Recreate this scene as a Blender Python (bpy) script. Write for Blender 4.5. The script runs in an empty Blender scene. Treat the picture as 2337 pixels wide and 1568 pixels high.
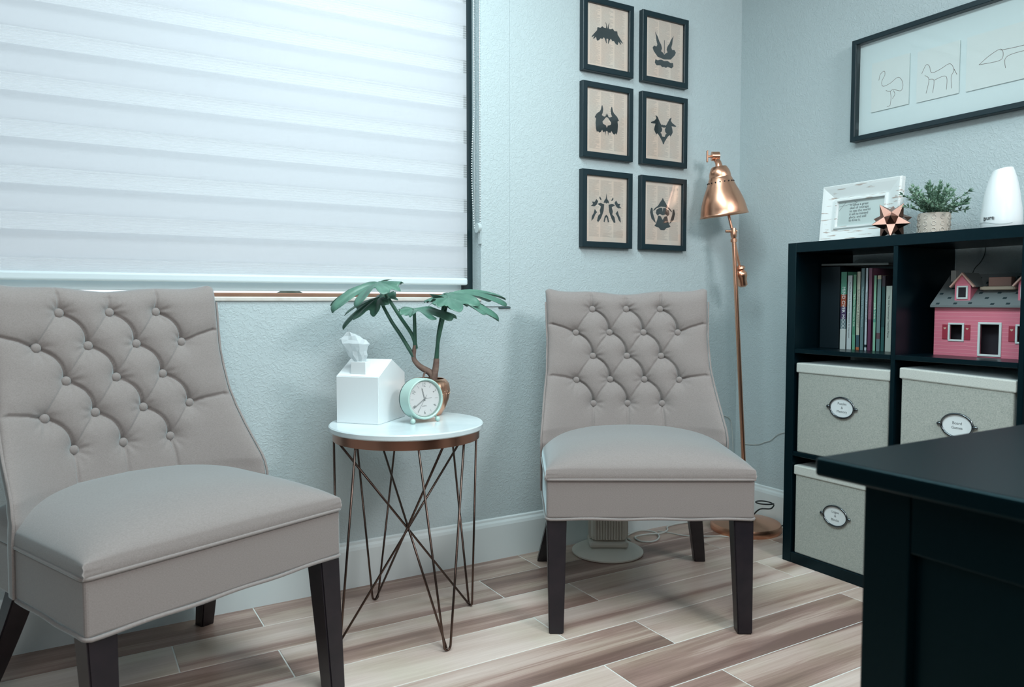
import bpy, bmesh, math, random
import numpy as np
from mathutils import Vector, Matrix
from mathutils.geometry import tessellate_polygon

C = bpy.context.scene.collection
S = bpy.context.scene
PI = math.pi

# ------------------------------------------------------------------ camera
cam_d = bpy.data.cameras.new('camera'); cam = bpy.data.objects.new('camera', cam_d); C.objects.link(cam)
RGT = Vector((0.86158866, -0.50760651, -0.00078586)); UPV = Vector((0.02851952, 0.04686192, 0.99849417)); FWD = Vector((0.50680531, 0.86031366, -0.05485239))
CAMP = Vector((-2.53604, -2.35480, 0.93))
cam.matrix_world = Matrix(((RGT.x, UPV.x, -FWD.x, CAMP.x), (RGT.y, UPV.y, -FWD.y, CAMP.y), (RGT.z, UPV.z, -FWD.z, CAMP.z), (0, 0, 0, 1)))
cam_d.sensor_width = 36; cam_d.lens = 1722.2 / 2337 * 36; cam_d.clip_start = .02
cam_d.dof.use_dof = True; cam_d.dof.focus_distance = 2.5; cam_d.dof.aperture_fstop = 6.3
S.camera = cam

# ------------------------------------------------------------------ light
w = bpy.data.worlds.new('world'); S.world = w; w.use_nodes = True
bg = w.node_tree.nodes['Background']; bg.inputs[0].default_value = (.86, .935, 1, 1); bg.inputs[1].default_value = 1.15

def area(name, loc, target, sx, sy, power, col, portal=False):
    l = bpy.data.lights.new(name, 'AREA'); l.shape = 'RECTANGLE'; l.size = sx; l.size_y = sy; l.energy = power; l.color = col
    o = bpy.data.objects.new(name, l); C.objects.link(o); o.location = loc
    o.rotation_euler = (Vector(target) - Vector(loc)).to_track_quat('-Z', 'Y').to_euler()
    if portal: l.cycles.is_portal = True
    return o
area('overhead_light', (-.75, -2.9, 2.42), (-1.35, -.3, .6), .7, .7, 46, (.97, .985, 1))
area('overhead_light', (-1.75, -.85, 2.46), (-1.75, -.85, 0), .7, .7, 23, (.80, .965, 1))  # added cool fill above the chairs to brighten the seat tops
area('overhead_light', (-1.9, -1.7, 2.46), (-1.9, -1.7, 0), .8, .8, 22, (.80, .965, 1))  # second half of the added cool overhead fill
area('fill_light', (-2.75, -3.3, 1.75), (-.4, -.7, .85), 1.2, .9, 22, (1, .965, .95))  # added fill from behind the camera, lifts the boxes and right wall
area('window_daylight', (-2.15, .3, 1.6), (-2.15, -1, 1.4), 1.9, 1.4, 10, (.80, .93, 1))

S.view_settings.view_transform = 'Standard'; S.view_settings.look = 'None'
S.view_settings.gamma = 1; S.view_settings.use_curve_mapping = False; S.view_settings.exposure = .10

# ------------------------------------------------------------------ helpers
def lin(c):
    r = []
    for v in c:
        v /= 255.
        r.append(v / 12.92 if v <= .04045 else ((v + .055) / 1.055) ** 2.4)
    return tuple(r) + (1,)
MATS = {}
def mat(name, rgb, rough=.5, metal=0, bump=None, var=None, sheen=0, coat=0, spec=.5, aniso=0, tint=None):
    """bump=(scale, strength, distance, detail) ; var=(scale, rgb2, contrast)"""
    if name in MATS: return MATS[name]
    m = bpy.data.materials.new(name); m.use_nodes = True; nt = m.node_tree; n = nt.nodes; L = nt.links
    b = n['Principled BSDF']; col = lin(rgb)
    b.inputs['Base Color'].default_value = col; b.inputs['Roughness'].default_value = rough; b.inputs['Metallic'].default_value = metal
    b.inputs['Specular IOR Level'].default_value = spec
    if sheen: b.inputs['Sheen Weight'].default_value = sheen; b.inputs['Sheen Roughness'].default_value = .5
    if tint: b.inputs['Specular Tint'].default_value = tint
    if coat: b.inputs['Coat Weight'].default_value = coat
    if aniso: b.inputs['Anisotropic'].default_value = aniso
    tc = n.new('ShaderNodeTexCoord')
    if var:
        t = n.new('ShaderNodeTexNoise'); t.inputs['Scale'].default_value = var[0]; t.inputs['Detail'].default_value = 5
        L.new(tc.outputs['Object'], t.inputs['Vector'])
        r = n.new('ShaderNodeValToRGB'); k = var[2]
        r.color_ramp.elements[0].position = .5 - k; r.color_ramp.elements[1].position = .5 + k
        r.color_ramp.elements[0].color = col; r.color_ramp.elements[1].color = lin(var[1])
        L.new(t.outputs['Fac'], r.inputs[0]); L.new(r.outputs[0], b.inputs['Base Color'])
    if bump:
        t = n.new('ShaderNodeTexNoise'); t.inputs['Scale'].default_value = bump[0]; t.inputs['Detail'].default_value = bump[3]
        L.new(tc.outputs['Object'], t.inputs['Vector'])
        bp = n.new('ShaderNodeBump'); bp.inputs['Strength'].default_value = bump[1]; bp.inputs['Distance'].default_value = bump[2]
        L.new(t.outputs['Fac'], bp.inputs['Height']); L.new(bp.outputs[0], b.inputs['Normal'])
    MATS[name] = m; return m

def link(o, parent=None):
    C.objects.link(o)
    if parent is not None: o.parent = parent
    return o
def mesh(name, V, F, m=None, parent=None, smooth=False, loc=None):
    me = bpy.data.meshes.new(name); me.from_pydata([tuple(v) for v in V], [], [tuple(f) for f in F]); me.update()
    if smooth: me.polygons.foreach_set('use_smooth', [True] * len(me.polygons))
    o = bpy.data.objects.new(name, me)
    if m:
        for x in (m if isinstance(m, (list, tuple)) else [m]): me.materials.append(x)
    link(o, parent)
    if loc: o.location = loc
    return o
def frombm(name, bm, m, parent=None, smooth=False, loc=None):
    me = bpy.data.meshes.new(name); bm.normal_update(); bm.to_mesh(me); bm.free()
    if smooth: me.polygons.foreach_set('use_smooth', [True] * len(me.polygons))
    o = bpy.data.objects.new(name, me)
    if m: me.materials.append(m)
    link(o, parent)
    if loc: o.location = loc
    return o
def add_box(bm, x0, x1, y0, y1, z0, z1, bev=0, seg=2, M=None):
    r = bmesh.ops.create_cube(bm, size=1)
    vs = r['verts']
    for v in vs:
        v.co = Vector(((x0 + x1) / 2 + v.co.x * (x1 - x0), (y0 + y1) / 2 + v.co.y * (y1 - y0), (z0 + z1) / 2 + v.co.z * (z1 - z0)))
        if M is not None: v.co = M @ v.co
    if bev:
        es = list({e for v in vs for e in v.link_edges})
        bmesh.ops.bevel(bm, geom=es, offset=bev, segments=seg, affect='EDGES', profile=.5)
def box(name, x0, x1, y0, y1, z0, z1, m, parent=None, bev=0.002, seg=2, M=None, loc=None):
    bm = bmesh.new(); add_box(bm, x0, x1, y0, y1, z0, z1, bev, seg, M); return frombm(name, bm, m, parent, loc=loc)
def lathe_data(prof, n=48, cap0=True, cap1=True):
    V = []; F = []
    for r, z in prof:
        for i in range(n):
            a = 2 * PI * i / n; V.append((r * math.cos(a), r * math.sin(a), z))
    for k in range(len(prof) - 1):
        for i in range(n):
            j = (i + 1) % n; F.append((k * n + i, k * n + j, (k + 1) * n + j, (k + 1) * n + i))
    if cap0: F.append(tuple(range(n))[::-1])
    if cap1: F.append(tuple((len(prof) - 1) * n + i for i in range(n)))
    return V, F
def lathe(name, prof, m, parent=None, n=48, loc=None, M=None, cap0=True, cap1=True, smooth=True):
    V, F = lathe_data(prof, n, cap0, cap1)
    if M is not None: V = [tuple(M @ Vector(v)) for v in V]
    o = mesh(name, V, F, m, parent, smooth, loc)
    if smooth: sharp(o)
    return o
def sharp(o, ang=40):
    try: o.data.set_sharp_from_angle(angle=math.radians(ang))
    except Exception: pass
def smooth_path(P, k=8):
    P = [Vector(p) for p in P]
    if len(P) < 3: return P
    out = []
    for i in range(len(P) - 1):
        p0 = P[max(i - 1, 0)]; p1 = P[i]; p2 = P[i + 1]; p3 = P[min(i + 2, len(P) - 1)]
        for s in range(k):
            t = s / k
            out.append(.5 * ((2 * p1) + (-p0 + p2) * t + (2 * p0 - 5 * p1 + 4 * p2 - p3) * t * t + (-p0 + 3 * p1 - 3 * p2 + p3) * t ** 3))
    out.append(P[-1]); return out
def tube_data(P, r, n=8, closed=False, base=0):
    P = [Vector(p) for p in P]; V = []; F = []; N = len(P)
    rs = r if isinstance(r, (list, tuple)) else [r] * N
    if len(rs) != N: rs = [rs[0] + (rs[-1] - rs[0]) * i / (N - 1) for i in range(N)] if len(rs) == 2 else [rs[min(int(i * len(rs) / N), len(rs) - 1)] for i in range(N)]
    t0 = (P[1] - P[0]).normalized(); up = Vector((0, 0, 1)) if abs(t0.z) < .9 else Vector((1, 0, 0))
    u = t0.cross(up).normalized()
    for i, p in enumerate(P):
        if closed: t = (P[(i + 1) % N] - P[i - 1]).normalized()
        else: t = (P[min(i + 1, N - 1)] - P[max(i - 1, 0)]).normalized()
        u = (u - t * u.dot(t)).normalized(); v = t.cross(u)
        for k in range(n):
            a = 2 * PI * k / n; V.append(p + (u * math.cos(a) + v * math.sin(a)) * rs[i])
    for i in range(N if closed else N - 1):
        for k in range(n):
            j = (i + 1) % N; F.append((base + i * n + k, base + i * n + (k + 1) % n, base + j * n + (k + 1) % n, base + j * n + k))
    if not closed:
        F.append(tuple(base + k for k in range(n))[::-1]); F.append(tuple(base + (N - 1) * n + k for k in range(n)))
    return V, F
def tube(name, P, r, m, parent=None, n=8, closed=False, smooth=True):
    V, F = tube_data(P, r, n, closed); o = mesh(name, V, F, m, parent, smooth); sharp(o, 60); return o
def tubes(name, Ps, r, m, parent=None, n=6):
    V = []; F = []
    for P in Ps:
        a, b = tube_data(P, r, n, False, len(V)); V += a; F += b
    return mesh(name, V, F, m, parent, True)
def poly(name, pts, M, m, parent=None, th=.0006, holes=()):
    """flat outline extruded by th; pts 2D; M maps (u,v,0)"""
    loops = [[Vector((p[0], p[1], 0)) for p in pts]] + [[Vector((p[0], p[1], 0)) for p in h] for h in holes]
    tris = tessellate_polygon(loops); flat = [v for l in loops for v in l]
    V = [M @ v for v in flat] + [M @ (v + Vector((0, 0, th))) for v in flat]; n = len(flat)
    F = []
    for t in tris:
        a, b, c = t; F.append((a + n, b + n, c + n)); F.append((c, b, a))
    k = 0
    for l in loops:
        for i in range(len(l)): F.append((k + i, k + (i + 1) % len(l), k + (i + 1) % len(l) + n, k + i + n))
        k += len(l)
    return V, F
def polyobj(name, plist, M, m, parent=None, th=.0006):
    V = []; F = []
    for p in plist:
        pts, holes = (p if isinstance(p, tuple) and isinstance(p[0], list) else (p, []))
        a, b = poly(name, pts, M, m, th=th, holes=holes)
        F += [tuple(i + len(V) for i in f) for f in b]; V += a
    return mesh(name, V, F, m, parent)
def thing(name, label, cat, loc=(0, 0, 0), rz=0, group=None):
    o = bpy.data.objects.new(name, None); C.objects.link(o); o.location = loc; o.rotation_euler = (0, 0, rz); o.empty_display_size = .05
    return tag(o, label, cat, group)
def tag(o, label, cat, group=None, kind=None):
    o['label'] = label; o['category'] = cat
    if group: o['group'] = group
    if kind: o['kind'] = kind
    return o
def struct(o): o['kind'] = 'structure'; return o
def text(name, s, size, M, m, parent=None, align='CENTER', th=.0003, sp=1.0, bold=0):
    cu = bpy.data.curves.new(name, 'FONT'); cu.body = s; cu.size = size; cu.align_x = align; cu.align_y = 'CENTER'; cu.extrude = th; cu.space_line = sp; cu.offset = bold
    cu.resolution_u = 3
    t = bpy.data.objects.new(name, cu); C.objects.link(t)
    bpy.context.view_layer.update()
    me = bpy.data.meshes.new_from_object(t.evaluated_get(bpy.context.evaluated_depsgraph_get()))
    bpy.data.objects.remove(t); bpy.data.curves.remove(cu)
    me.transform(M); me.name = name; me.materials.clear(); me.materials.append(m)
    o = bpy.data.objects.new(name, me); return link(o, parent)
def basis(u, v, o):
    u = Vector(u).normalized(); v = Vector(v).normalized(); n = u.cross(v)
    return Matrix(((u.x, v.x, n.x, o[0]), (u.y, v.y, n.y, o[1]), (u.z, v.z, n.z, o[2]), (0, 0, 0, 1)))

# ------------------------------------------------------------------ materials
def wall_material():
    m = bpy.data.materials.new('textured_wall_paint'); m.use_nodes = True; nt = m.node_tree; n = nt.nodes; L = nt.links
    b = n['Principled BSDF']; b.inputs['Base Color'].default_value = lin((188, 203, 206)); b.inputs['Roughness'].default_value = .55; b.inputs['Specular IOR Level'].default_value = .3
    tc = n.new('ShaderNodeTexCoord')
    a = n.new('ShaderNodeTexNoise'); a.inputs['Scale'].default_value = 75; a.inputs['Detail'].default_value = 4; a.inputs['Distortion'].default_value = 1.6
    L.new(tc.outputs['Object'], a.inputs['Vector'])
    r = n.new('ShaderNodeValToRGB'); r.color_ramp.elements[0].position = .46; r.color_ramp.elements[1].position = .60
    L.new(a.outputs['Fac'], r.inputs[0])
    c = n.new('ShaderNodeTexNoise'); c.inputs['Scale'].default_value = 320; c.inputs['Detail'].default_value = 2
    L.new(tc.outputs['Object'], c.inputs['Vector'])
    ad = n.new('ShaderNodeMath'); ad.operation = 'MULTIPLY_ADD'; L.new(c.outputs['Fac'], ad.inputs[0]); ad.inputs[1].default_value = .25; L.new(r.outputs[0], ad.inputs[2])
    bp = n.new('ShaderNodeBump'); bp.inputs['Strength'].default_value = .42; bp.inputs['Distance'].default_value = .0018
    L.new(ad.outputs[0], bp.inputs['Height']); L.new(bp.outputs[0], b.inputs['Normal']); return m
WALL = wall_material()
TRIM = mat('white_trim_paint', (220, 230, 231), .4)
CEIL = mat('ceiling_paint', (225, 232, 233), .7)
BLACKF = mat('black_frame_paint', (8, 36, 44), .35, bump=(400, .15, .0003, 2))
BLACKW = mat('blackbrown_laminate', (1, 17, 24), .30, bump=(250, .12, .0003, 3), spec=.3, tint=(.5, .9, 1, 1))
DESKM = mat('black_desk_lacquer', (1, 12, 17), .34, bump=(600, .25, .0003, 2), spec=.18, tint=(.36, .88, 1, 1))
COPPER = mat('copper_metal', (224, 170, 142), .29, 1, bump=(700, .05, .0002, 2), aniso=.5)
BRONZE = mat('aged_copper_wire', (94, 78, 72), .27, 1)
WHITEP = mat('glossy_white_plastic', (232, 240, 242), .3)
GLASS = None
def glass_material():
    m = bpy.data.materials.new('picture_glass'); m.use_nodes = True; nt = m.node_tree; n = nt.nodes; L = nt.links
    n.remove(n['Principled BSDF']); t = n.new('ShaderNodeBsdfTransparent'); g = n.new('ShaderNodeBsdfGlossy'); g.inputs['Roughness'].default_value = .04
    f = n.new('ShaderNodeFresnel'); f.inputs[0].default_value = 1.33; mx = n.new('ShaderNodeMixShader')
    L.new(f.outputs[0], mx.inputs[0]); L.new(t.outputs[0], mx.inputs[1]); L.new(g.outputs[0], mx.inputs[2]); L.new(mx.outputs[0], n['Material Output'].inputs[0]); return m
GLASS = glass_material()
def fabric(name, rgb, rgb2, scale=900):
    m = bpy.data.materials.new(name); m.use_nodes = True; nt = m.node_tree; n = nt.nodes; L = nt.links
    b = n['Principled BSDF']; b.inputs['Roughness'].default_value = .85; b.inputs['Sheen Weight'].default_value = .9; b.inputs['Sheen Roughness'].default_value = .38; b.inputs['Sheen Tint'].default_value = lin((200, 225, 232)); b.inputs['Specular IOR Level'].default_value = .25
    tc = n.new('ShaderNodeTexCoord'); mp = n.new('ShaderNodeMapping'); mp.inputs['Scale'].default_value = (1, 1, .25); L.new(tc.outputs['Object'], mp.inputs[0])
    a = n.new('ShaderNodeTexNoise'); a.inputs['Scale'].default_value = scale; a.inputs['Detail'].default_value = 2; L.new(mp.outputs[0], a.inputs['Vector'])
    mp2 = n.new('ShaderNodeMapping'); mp2.inputs['Scale'].default_value = (.2, .2, 1); L.new(tc.outputs['Object'], mp2.inputs[0])
    a2 = n.new('ShaderNodeTexNoise'); a2.inputs['Scale'].default_value = scale; a2.inputs['Detail'].default_value = 2; L.new(mp2.outputs[0], a2.inputs['Vector'])
    ad = n.new('ShaderNodeMath'); L.new(a.outputs['Fac'], ad.inputs[0]); L.new(a2.outputs['Fac'], ad.inputs[1])
    hf = n.new('ShaderNodeMath'); hf.operation = 'MULTIPLY'; hf.inputs[1].default_value = .5; L.new(ad.outputs[0], hf.inputs[0])
    r = n.new('ShaderNodeValToRGB'); r.color_ramp.elements[0].position = .38; r.color_ramp.elements[1].position = .62; r.color_ramp.elements[0].color = lin(rgb); r.color_ramp.elements[1].color = lin(rgb2)
    L.new(hf.outputs[0], r.inputs[0]); L.new(r.outputs[0], b.inputs['Base Color'])
    bp = n.new('ShaderNodeBump'); bp.inputs['Strength'].default_value = .35; bp.inputs['Distance'].default_value = .0006; L.new(hf.outputs[0], bp.inputs['Height']); L.new(bp.outputs[0], b.inputs['Normal'])
    return m
CHAIRF = fabric('grey_linen_upholstery', (132, 125, 122), (148, 140, 137), 1300)
BINF = fabric('woven_box_fabric', (150, 158, 152), (182, 187, 180), 900)
DARKLEG = mat('dark_espresso_wood', (22, 20, 27), .35, var=(30, (34, 28, 34), .2))

# ------------------------------------------------------------------ structure
WX0, WX1, WZ0, WZ1 = -3.05, -1.277, .945, 2.32      # window opening
def wall_back():
    bm = bmesh.new()
    for a in ((-3.5, WX0, 0, .18, 0, 2.5), (WX1, .12, 0, .18, 0, 2.5), (WX0, WX1, 0, .18, 0, WZ0), (WX0, WX1, 0, .18, WZ1, 2.5)): add_box(bm, *a)
    struct(frombm('wall_back', bm, WALL))
wall_back()
struct(box('wall_right', 0, .12, -3.5, 0, 0, 2.5, WALL, bev=0))
DIMW = mat('dim_unseen_wall', (84, 92, 96), .7)  # unseen walls toned dark to cut bounced light and deepen shadows
struct(box('wall_left', -3.62, -3.5, -3.5, .18, 0, 2.5, DIMW, bev=0))
struct(box('wall_front', -3.5, .12, -3.62, -3.5, 0, 2.5, DIMW, bev=0))
struct(box('ceiling', -3.62, .12, -3.62, .18, 2.5, 2.6, CEIL, bev=0))
def base_prof(name, p0, p1, inward):
    prof = [(0, 0), (.014, 0), (.014, .122), (.011, .132), (.006, .139), (.005, .146), (0, .150)]
    V = []; F = []
    for p in (p0, p1):
        for d, z in prof: V.append((p[0] + inward[0] * d, p[1] + inward[1] * d, z))
    n = len(prof)
    for i in range(n): F.append((i, (i + 1) % n, n + (i + 1) % n, n + i))
    F += [tuple(range(n))[::-1], tuple(range(n, 2 * n))]
    o = mesh(name, V, F, TRIM); return struct(o)
base_prof('baseboard_back', (-3.5, 0), (0, 0), (0, -1))
base_prof('baseboard_right', (0, -.014), (0, -3.5), (-1, 0))

# floor: grout slab with wood look porcelain planks
GROUT = mat('pale_grout', (222, 226, 222), .8)
def plank_material():
    m = bpy.data.materials.new('wood_look_plank'); m.use_nodes = True; nt = m.node_tree; n = nt.nodes; L = nt.links
    b = n['Principled BSDF']; b.inputs['Roughness'].default_value = .38; b.inputs['Specular IOR Level'].default_value = .4
    tc = n.new('ShaderNodeTexCoord'); oi = n.new('ShaderNodeObjectInfo')
    sc = n.new('ShaderNodeVectorMath'); sc.operation = 'SCALE'; sc.inputs['Scale'].default_value = 1; 
    ad = n.new('ShaderNodeVectorMath'); mu = n.new('ShaderNodeMath'); mu.operation = 'MULTIPLY'; mu.inputs[1].default_value = 37
    L.new(oi.outputs['Random'], mu.inputs[0]); L.new(tc.outputs['Object'], ad.inputs[0]); L.new(mu.outputs[0], ad.inputs[1])
    def noise(scale, vec, det=4, dist=0):
        mp = n.new('ShaderNodeMapping'); mp.inputs['Scale'].default_value = vec; L.new(ad.outputs[0], mp.inputs[0])
        t = n.new('ShaderNodeTexNoise'); t.inputs['Scale'].default_value = scale; t.inputs['Detail'].default_value = det; t.inputs['Distortion'].default_value = dist
        L.new(mp.outputs[0], t.inputs['Vector']); return t
    streak = noise(6, (.09, 1.3, 1), 6, 1.0); grain = noise(60, (.10, 3.4, 1), 5, .8); blotch = noise(5, (1, 1.6, 1), 2)
    r = n.new('ShaderNodeValToRGB'); e = r.color_ramp.elements
    e[0].position = .30; e[0].color = lin((118, 94, 87)); e[1].position = .80; e[1].color = lin((220, 206, 197))
    x = e.new(.47); x.color = lin((158, 132, 122)); x = e.new(.54); x.color = lin((184, 162, 151)); x = e.new(.64); x.color = lin((200, 182, 172))
    mx = n.new('ShaderNodeMath'); mx.operation = 'MULTIPLY_ADD'; L.new(grain.outputs['Fac'], mx.inputs[0]); mx.inputs[1].default_value = .22
    sub = n.new('ShaderNodeMath'); sub.operation = 'ADD'; L.new(streak.outputs['Fac'], sub.inputs[0])
    # object colour red channel shifts the tone of a plank
    sp = n.new('ShaderNodeSeparateColor'); L.new(oi.outputs['Color'], sp.inputs[0])
    sh = n.new('ShaderNodeMath'); sh.operation = 'SUBTRACT'; L.new(sp.outputs[0], sh.inputs[0]); sh.inputs[1].default_value = .635
    L.new(sh.outputs[0], sub.inputs[1]); L.new(sub.outputs[0], mx.inputs[2]); L.new(mx.outputs[0], r.inputs[0])
    mc = n.new('ShaderNodeMix'); mc.data_type = 'RGBA'; mc.blend_type = 'MULTIPLY'; rr = n.new('ShaderNodeValToRGB')
    rr.color_ramp.elements[0].position = .42; rr.color_ramp.elements[0].color = (1, 1, 1, 1); rr.color_ramp.elements[1].position = .66; rr.color_ramp.elements[1].color = (.93, .97, .91, 1)
    L.new(blotch.outputs['Fac'], rr.inputs[0]); mc.inputs[0].default_value = 1; L.new(r.outputs[0], mc.inputs[6]); L.new(rr.outputs[0], mc.inputs[7])
    L.new(mc.outputs[2], b.inputs['Base Color'])
    bp = n.new('ShaderNodeBump'); bp.inputs['Strength'].default_value = .2; bp.inputs['Distance'].default_value = .0006; L.new(grain.outputs['Fac'], bp.inputs['Height']); L.new(bp.outputs[0], b.inputs['Normal'])
    return m
floor = struct(box('floor', -3.5, 0, -3.5, 0, -.06, -.0012, GROUT, bev=0))
PLANK = plank_material(); rnd = random.Random(4)
RW, PL = .1704, .9425; pm = {}
tones = {(4, -2.07): .50, (4, -1.13): .66, (5, -1.37): .46, (5, -2.3): .62, (6, -1.13): .50, (6, -2.07): .56, (3, -1.37): .58, (3, -.43): .66, (2, -1.13): .60, (1, -1.37): .52, (5, -.43): .66}
for row in range(0, 21):
    y1 = .0048 - row * RW; y0 = y1 - RW; x = (-1.131 if row % 2 == 0 else -1.3746) - 3 * PL
    while x < 0:
        a, b_ = max(x, -3.498), min(x + PL, -.002); t1 = min(y1 - .0018, -.002); t0 = max(y0 + .0018, -3.498)
        if b_ - a > .02 and t1 - t0 > .01:
            key = (round(b_ - a - .0036, 3), round(t1 - t0, 3))
            if key not in pm:
                bm = bmesh.new(); add_box(bm, 0, key[0], 0, key[1], -.008, 0, .0009, 1)
                me = bpy.data.meshes.new('plank'); bm.to_mesh(me); bm.free(); me.materials.append(PLANK); pm[key] = me
            o = bpy.data.objects.new('plank', pm[key]); link(o, floor); o.location = (a + .0018, t0, 0)
            t = tones.get((row, round(x, 2)), .50 + rnd.random() * .16); o.color = (t, t, t, 1)
        x += PL

# flat casing patch round the window
def casing():
    bm = bmesh.new()
    add_box(bm, WX1, -1.159, -.004, 0, .913, 2.44, .002, 1); add_box(bm, -3.17, WX0, -.004, 0, .913, 2.44, .002, 1); add_box(bm, -3.17, -1.159, -.004, 0, WZ1, 2.44, .002, 1)
    struct(frombm('trim_1', bm, WALL))
    bm = bmesh.new(); add_box(bm, -1.205, -1.157, -.0055, 0, .908, .9125, .0006, 1)
    o = struct(frombm('crack_shadow_strip', bm, mat('crack_shadow', (70, 92, 94), .9)))  # dark strip painted in for the shadow crack under the casing
casing()
# window: dark frame, white sash, pane, sill
WFR = bpy.data.objects.new('window_1', None); C.objects.link(WFR); struct(WFR)
DARKFR = mat('dark_window_frame', (8, 34, 40), .4)
WHITEFR = mat('white_window_sash', (214, 228, 232), .4)
for nm, a, m in (('window_frame', (WX1 - .034, WX1 + .002, .061, .14, .947, 2.32), DARKFR), ('window_frame', (WX0 - .002, WX0 + .026, .075, .14, .947, 2.32), DARKFR), ('window_frame', (WX0, WX1, .075, .14, 2.28, 2.32), DARKFR)):
    box(nm, *a, m, WFR, .002)
box('window_sash', WX0 + .02, WX1 - .02, .085, .13, .966, 1.005, WHITEFR, WFR, .003)
box('pane', WX0 + .02, WX1 - .02, .100, .104, .947, 2.28, GLASS, WFR, 0)
box('window_sill', WX0 - .0, WX1 + .0, -.006, .14, .933, .9465, mat('stone_window_sill', (205, 200, 192), .35, var=(20, (225, 225, 220), .2)), WFR, .003)
box('window_ledge', -3.3, -1.0, .182, .42, .90, .9605, mat('terracotta_ledge', (186, 140, 112), .8, var=(12, (170, 120, 95), .2)), WFR, .004)
# planting outside
hm = mat('outdoor_shrub_leaves', (44, 62, 54), .8, var=(9, (82, 96, 78), .2))
for i, (x, y, r) in enumerate(((-1.5, 2.0, .45), (-.2, 2.3, .5), (1.2, 2.9, .5))):
    bm = bmesh.new(); bmesh.ops.create_icosphere(bm, subdivisions=4, radius=r)
    q = random.Random(i)
    for v in bm.verts:
        d = v.co.normalized(); v.co *= 1 + .12 * math.sin(9 * d.x + i) * math.cos(8 * d.y) + .05 * q.random(); v.co.z *= .50 / r
    o = frombm('shrub', bm, hm, loc=(x, y, .46)); tag(o, 'dark shrub outside, glimpsed in the gap under the window blind', 'shrub', 'shrubs outside the window')
yard = box('ground', -9, 9, .6, 14, -.1, -.02, mat('yard_paving', (170, 172, 165), .9), None, 0); struct(yard)

# ------------------------------------------------------------------ zebra blind
def cloth(name, trans, col, stripes=0):
    m = bpy.data.materials.new(name); m.use_nodes = True; nt = m.node_tree; n = nt.nodes; L = nt.links; n.remove(n['Principled BSDF'])
    d = n.new('ShaderNodeBsdfDiffuse'); d.inputs[0].default_value = lin(col); t = n.new('ShaderNodeBsdfTranslucent'); t.inputs[0].default_value = lin(col)
    mx = n.new('ShaderNodeMixShader'); mx.inputs[0].default_value = .5; L.new(d.outputs[0], mx.inputs[1]); L.new(t.outputs[0], mx.inputs[2]); out = mx
    if trans:
        tr = n.new('ShaderNodeBsdfTransparent'); m2 = n.new('ShaderNodeMixShader'); L.new(mx.outputs[0], m2.inputs[1]); L.new(tr.outputs[0], m2.inputs[2]); out = m2
        tc = n.new('ShaderNodeTexCoord'); wv = n.new('ShaderNodeTexWave'); wv.wave_type = 'BANDS'; wv.bands_direction = 'Z'; wv.inputs['Scale'].default_value = 40
        L.new(tc.outputs['Object'], wv.inputs['Vector']); mr = n.new('ShaderNodeMapRange'); mr.inputs[1].default_value = .0; mr.inputs[2].default_value = 1; mr.inputs[3].default_value = trans * .55; mr.inputs[4].default_value = trans * 1.3
        L.new(wv.outputs['Fac'], mr.inputs[0]); L.new(mr.outputs[0], m2.inputs[0])
    L.new(out.outputs[0], n['Material Output'].inputs[0]); return m
OPQ = cloth('opaque_blind_cloth', 0, (216, 220, 224)); SHR = cloth('sheer_blind_mesh', .42, (234, 238, 240))
BL = thing('zebra_blind', 'white banded zebra roller blind pulled down over the window', 'window blind', (-2.15, .045, .99))
BX0, BX1 = WX0 + .012 + 2.15, -1.307 + 2.15
def band(name, z0, z1, y, m, inset=0):
    V = []; F = []; nx = 24
    for i in range(nx + 1):
        x = BX0 + (BX1 - inset - BX0) * i / nx
        V += [(x, y, z0), (x, y, z1)]
    for i in range(nx): F.append((2 * i, 2 * i + 2, 2 * i + 3, 2 * i + 1))
    return mesh(name, V, F, m, BL, True)
top = 1.171 + 10 * .1205 - .99; per = .1205; sh = .046; zmin = .012; zmax = 2.29 - .99
z = top
while z > zmin - per:
    a, b_ = z - sh, z
    if min(b_, zmax) > max(a, zmin): band('sheer_band', max(a, zmin), min(b_, zmax), 0, SHR)
    a, b_ = z - per, z - sh
    if min(b_, zmax) > max(a, zmin): band('fabric_band', max(a, zmin), min(b_, zmax), 0, OPQ)
    # rear layer, shifted
    a, b_ = z - .066, z + .004
    if min(b_, zmax) > max(a, zmin): band('fabric_band', max(a, zmin), min(b_, zmax), .012, OPQ, .006)
    a, b_ = z + .004 - per, z - .066
    if min(b_, zmax) > max(a, zmin): band('sheer_band', max(a, zmin), min(b_, zmax), .012, SHR, .0)
    z -= per
bm = bmesh.new(); add_box(bm, BX0, BX1, -.006, .018, .0, .024, .006, 3); frombm('bottom_rail', bm, WHITEFR, BL)
box('headrail', BX0, BX1, -.03, .04, 1.27, 1.325, WHITEFR, BL, .006)
# bead chain
CH = thing('blind_chain', 'white bead chain loop hanging beside the right edge of the blind', 'chain', (-1.2845, .004, 1.19))
def chainpath():
    P = []
    for i in range(121):
        t = i / 120; zz = 1.03 * (1 - t); P.append((-.008 - .010 * math.sin(PI * min(1, zz / .4)) * (zz < .4), .012, zz))
    Q = [(.004, -.008, 1.03 * i / 120) for i in range(121)]
    return P, Q
P, Q = chainpath()
bm = bmesh.new()
for p in P[::1] + Q[::1]:
    bmesh.ops.create_icosphere(bm, subdivisions=1, radius=.0026, matrix=Matrix.Translation(p))
o = frombm('beads', bm, WHITEP, CH, True); o['kind'] = 'stuff'
tubes('cord', [[P[0], P[60], P[-1]], [Q[0], Q[-1]]], .0009, WHITEP, CH)
bm = bmesh.new(); bmesh.ops.create_cone(bm, cap_ends=True, segments=24, radius1=.017, radius2=.017, depth=.012, matrix=Matrix.Translation((0, 0, 0)) @ Matrix.Rotation(PI / 2, 4, 'Y'))
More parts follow.
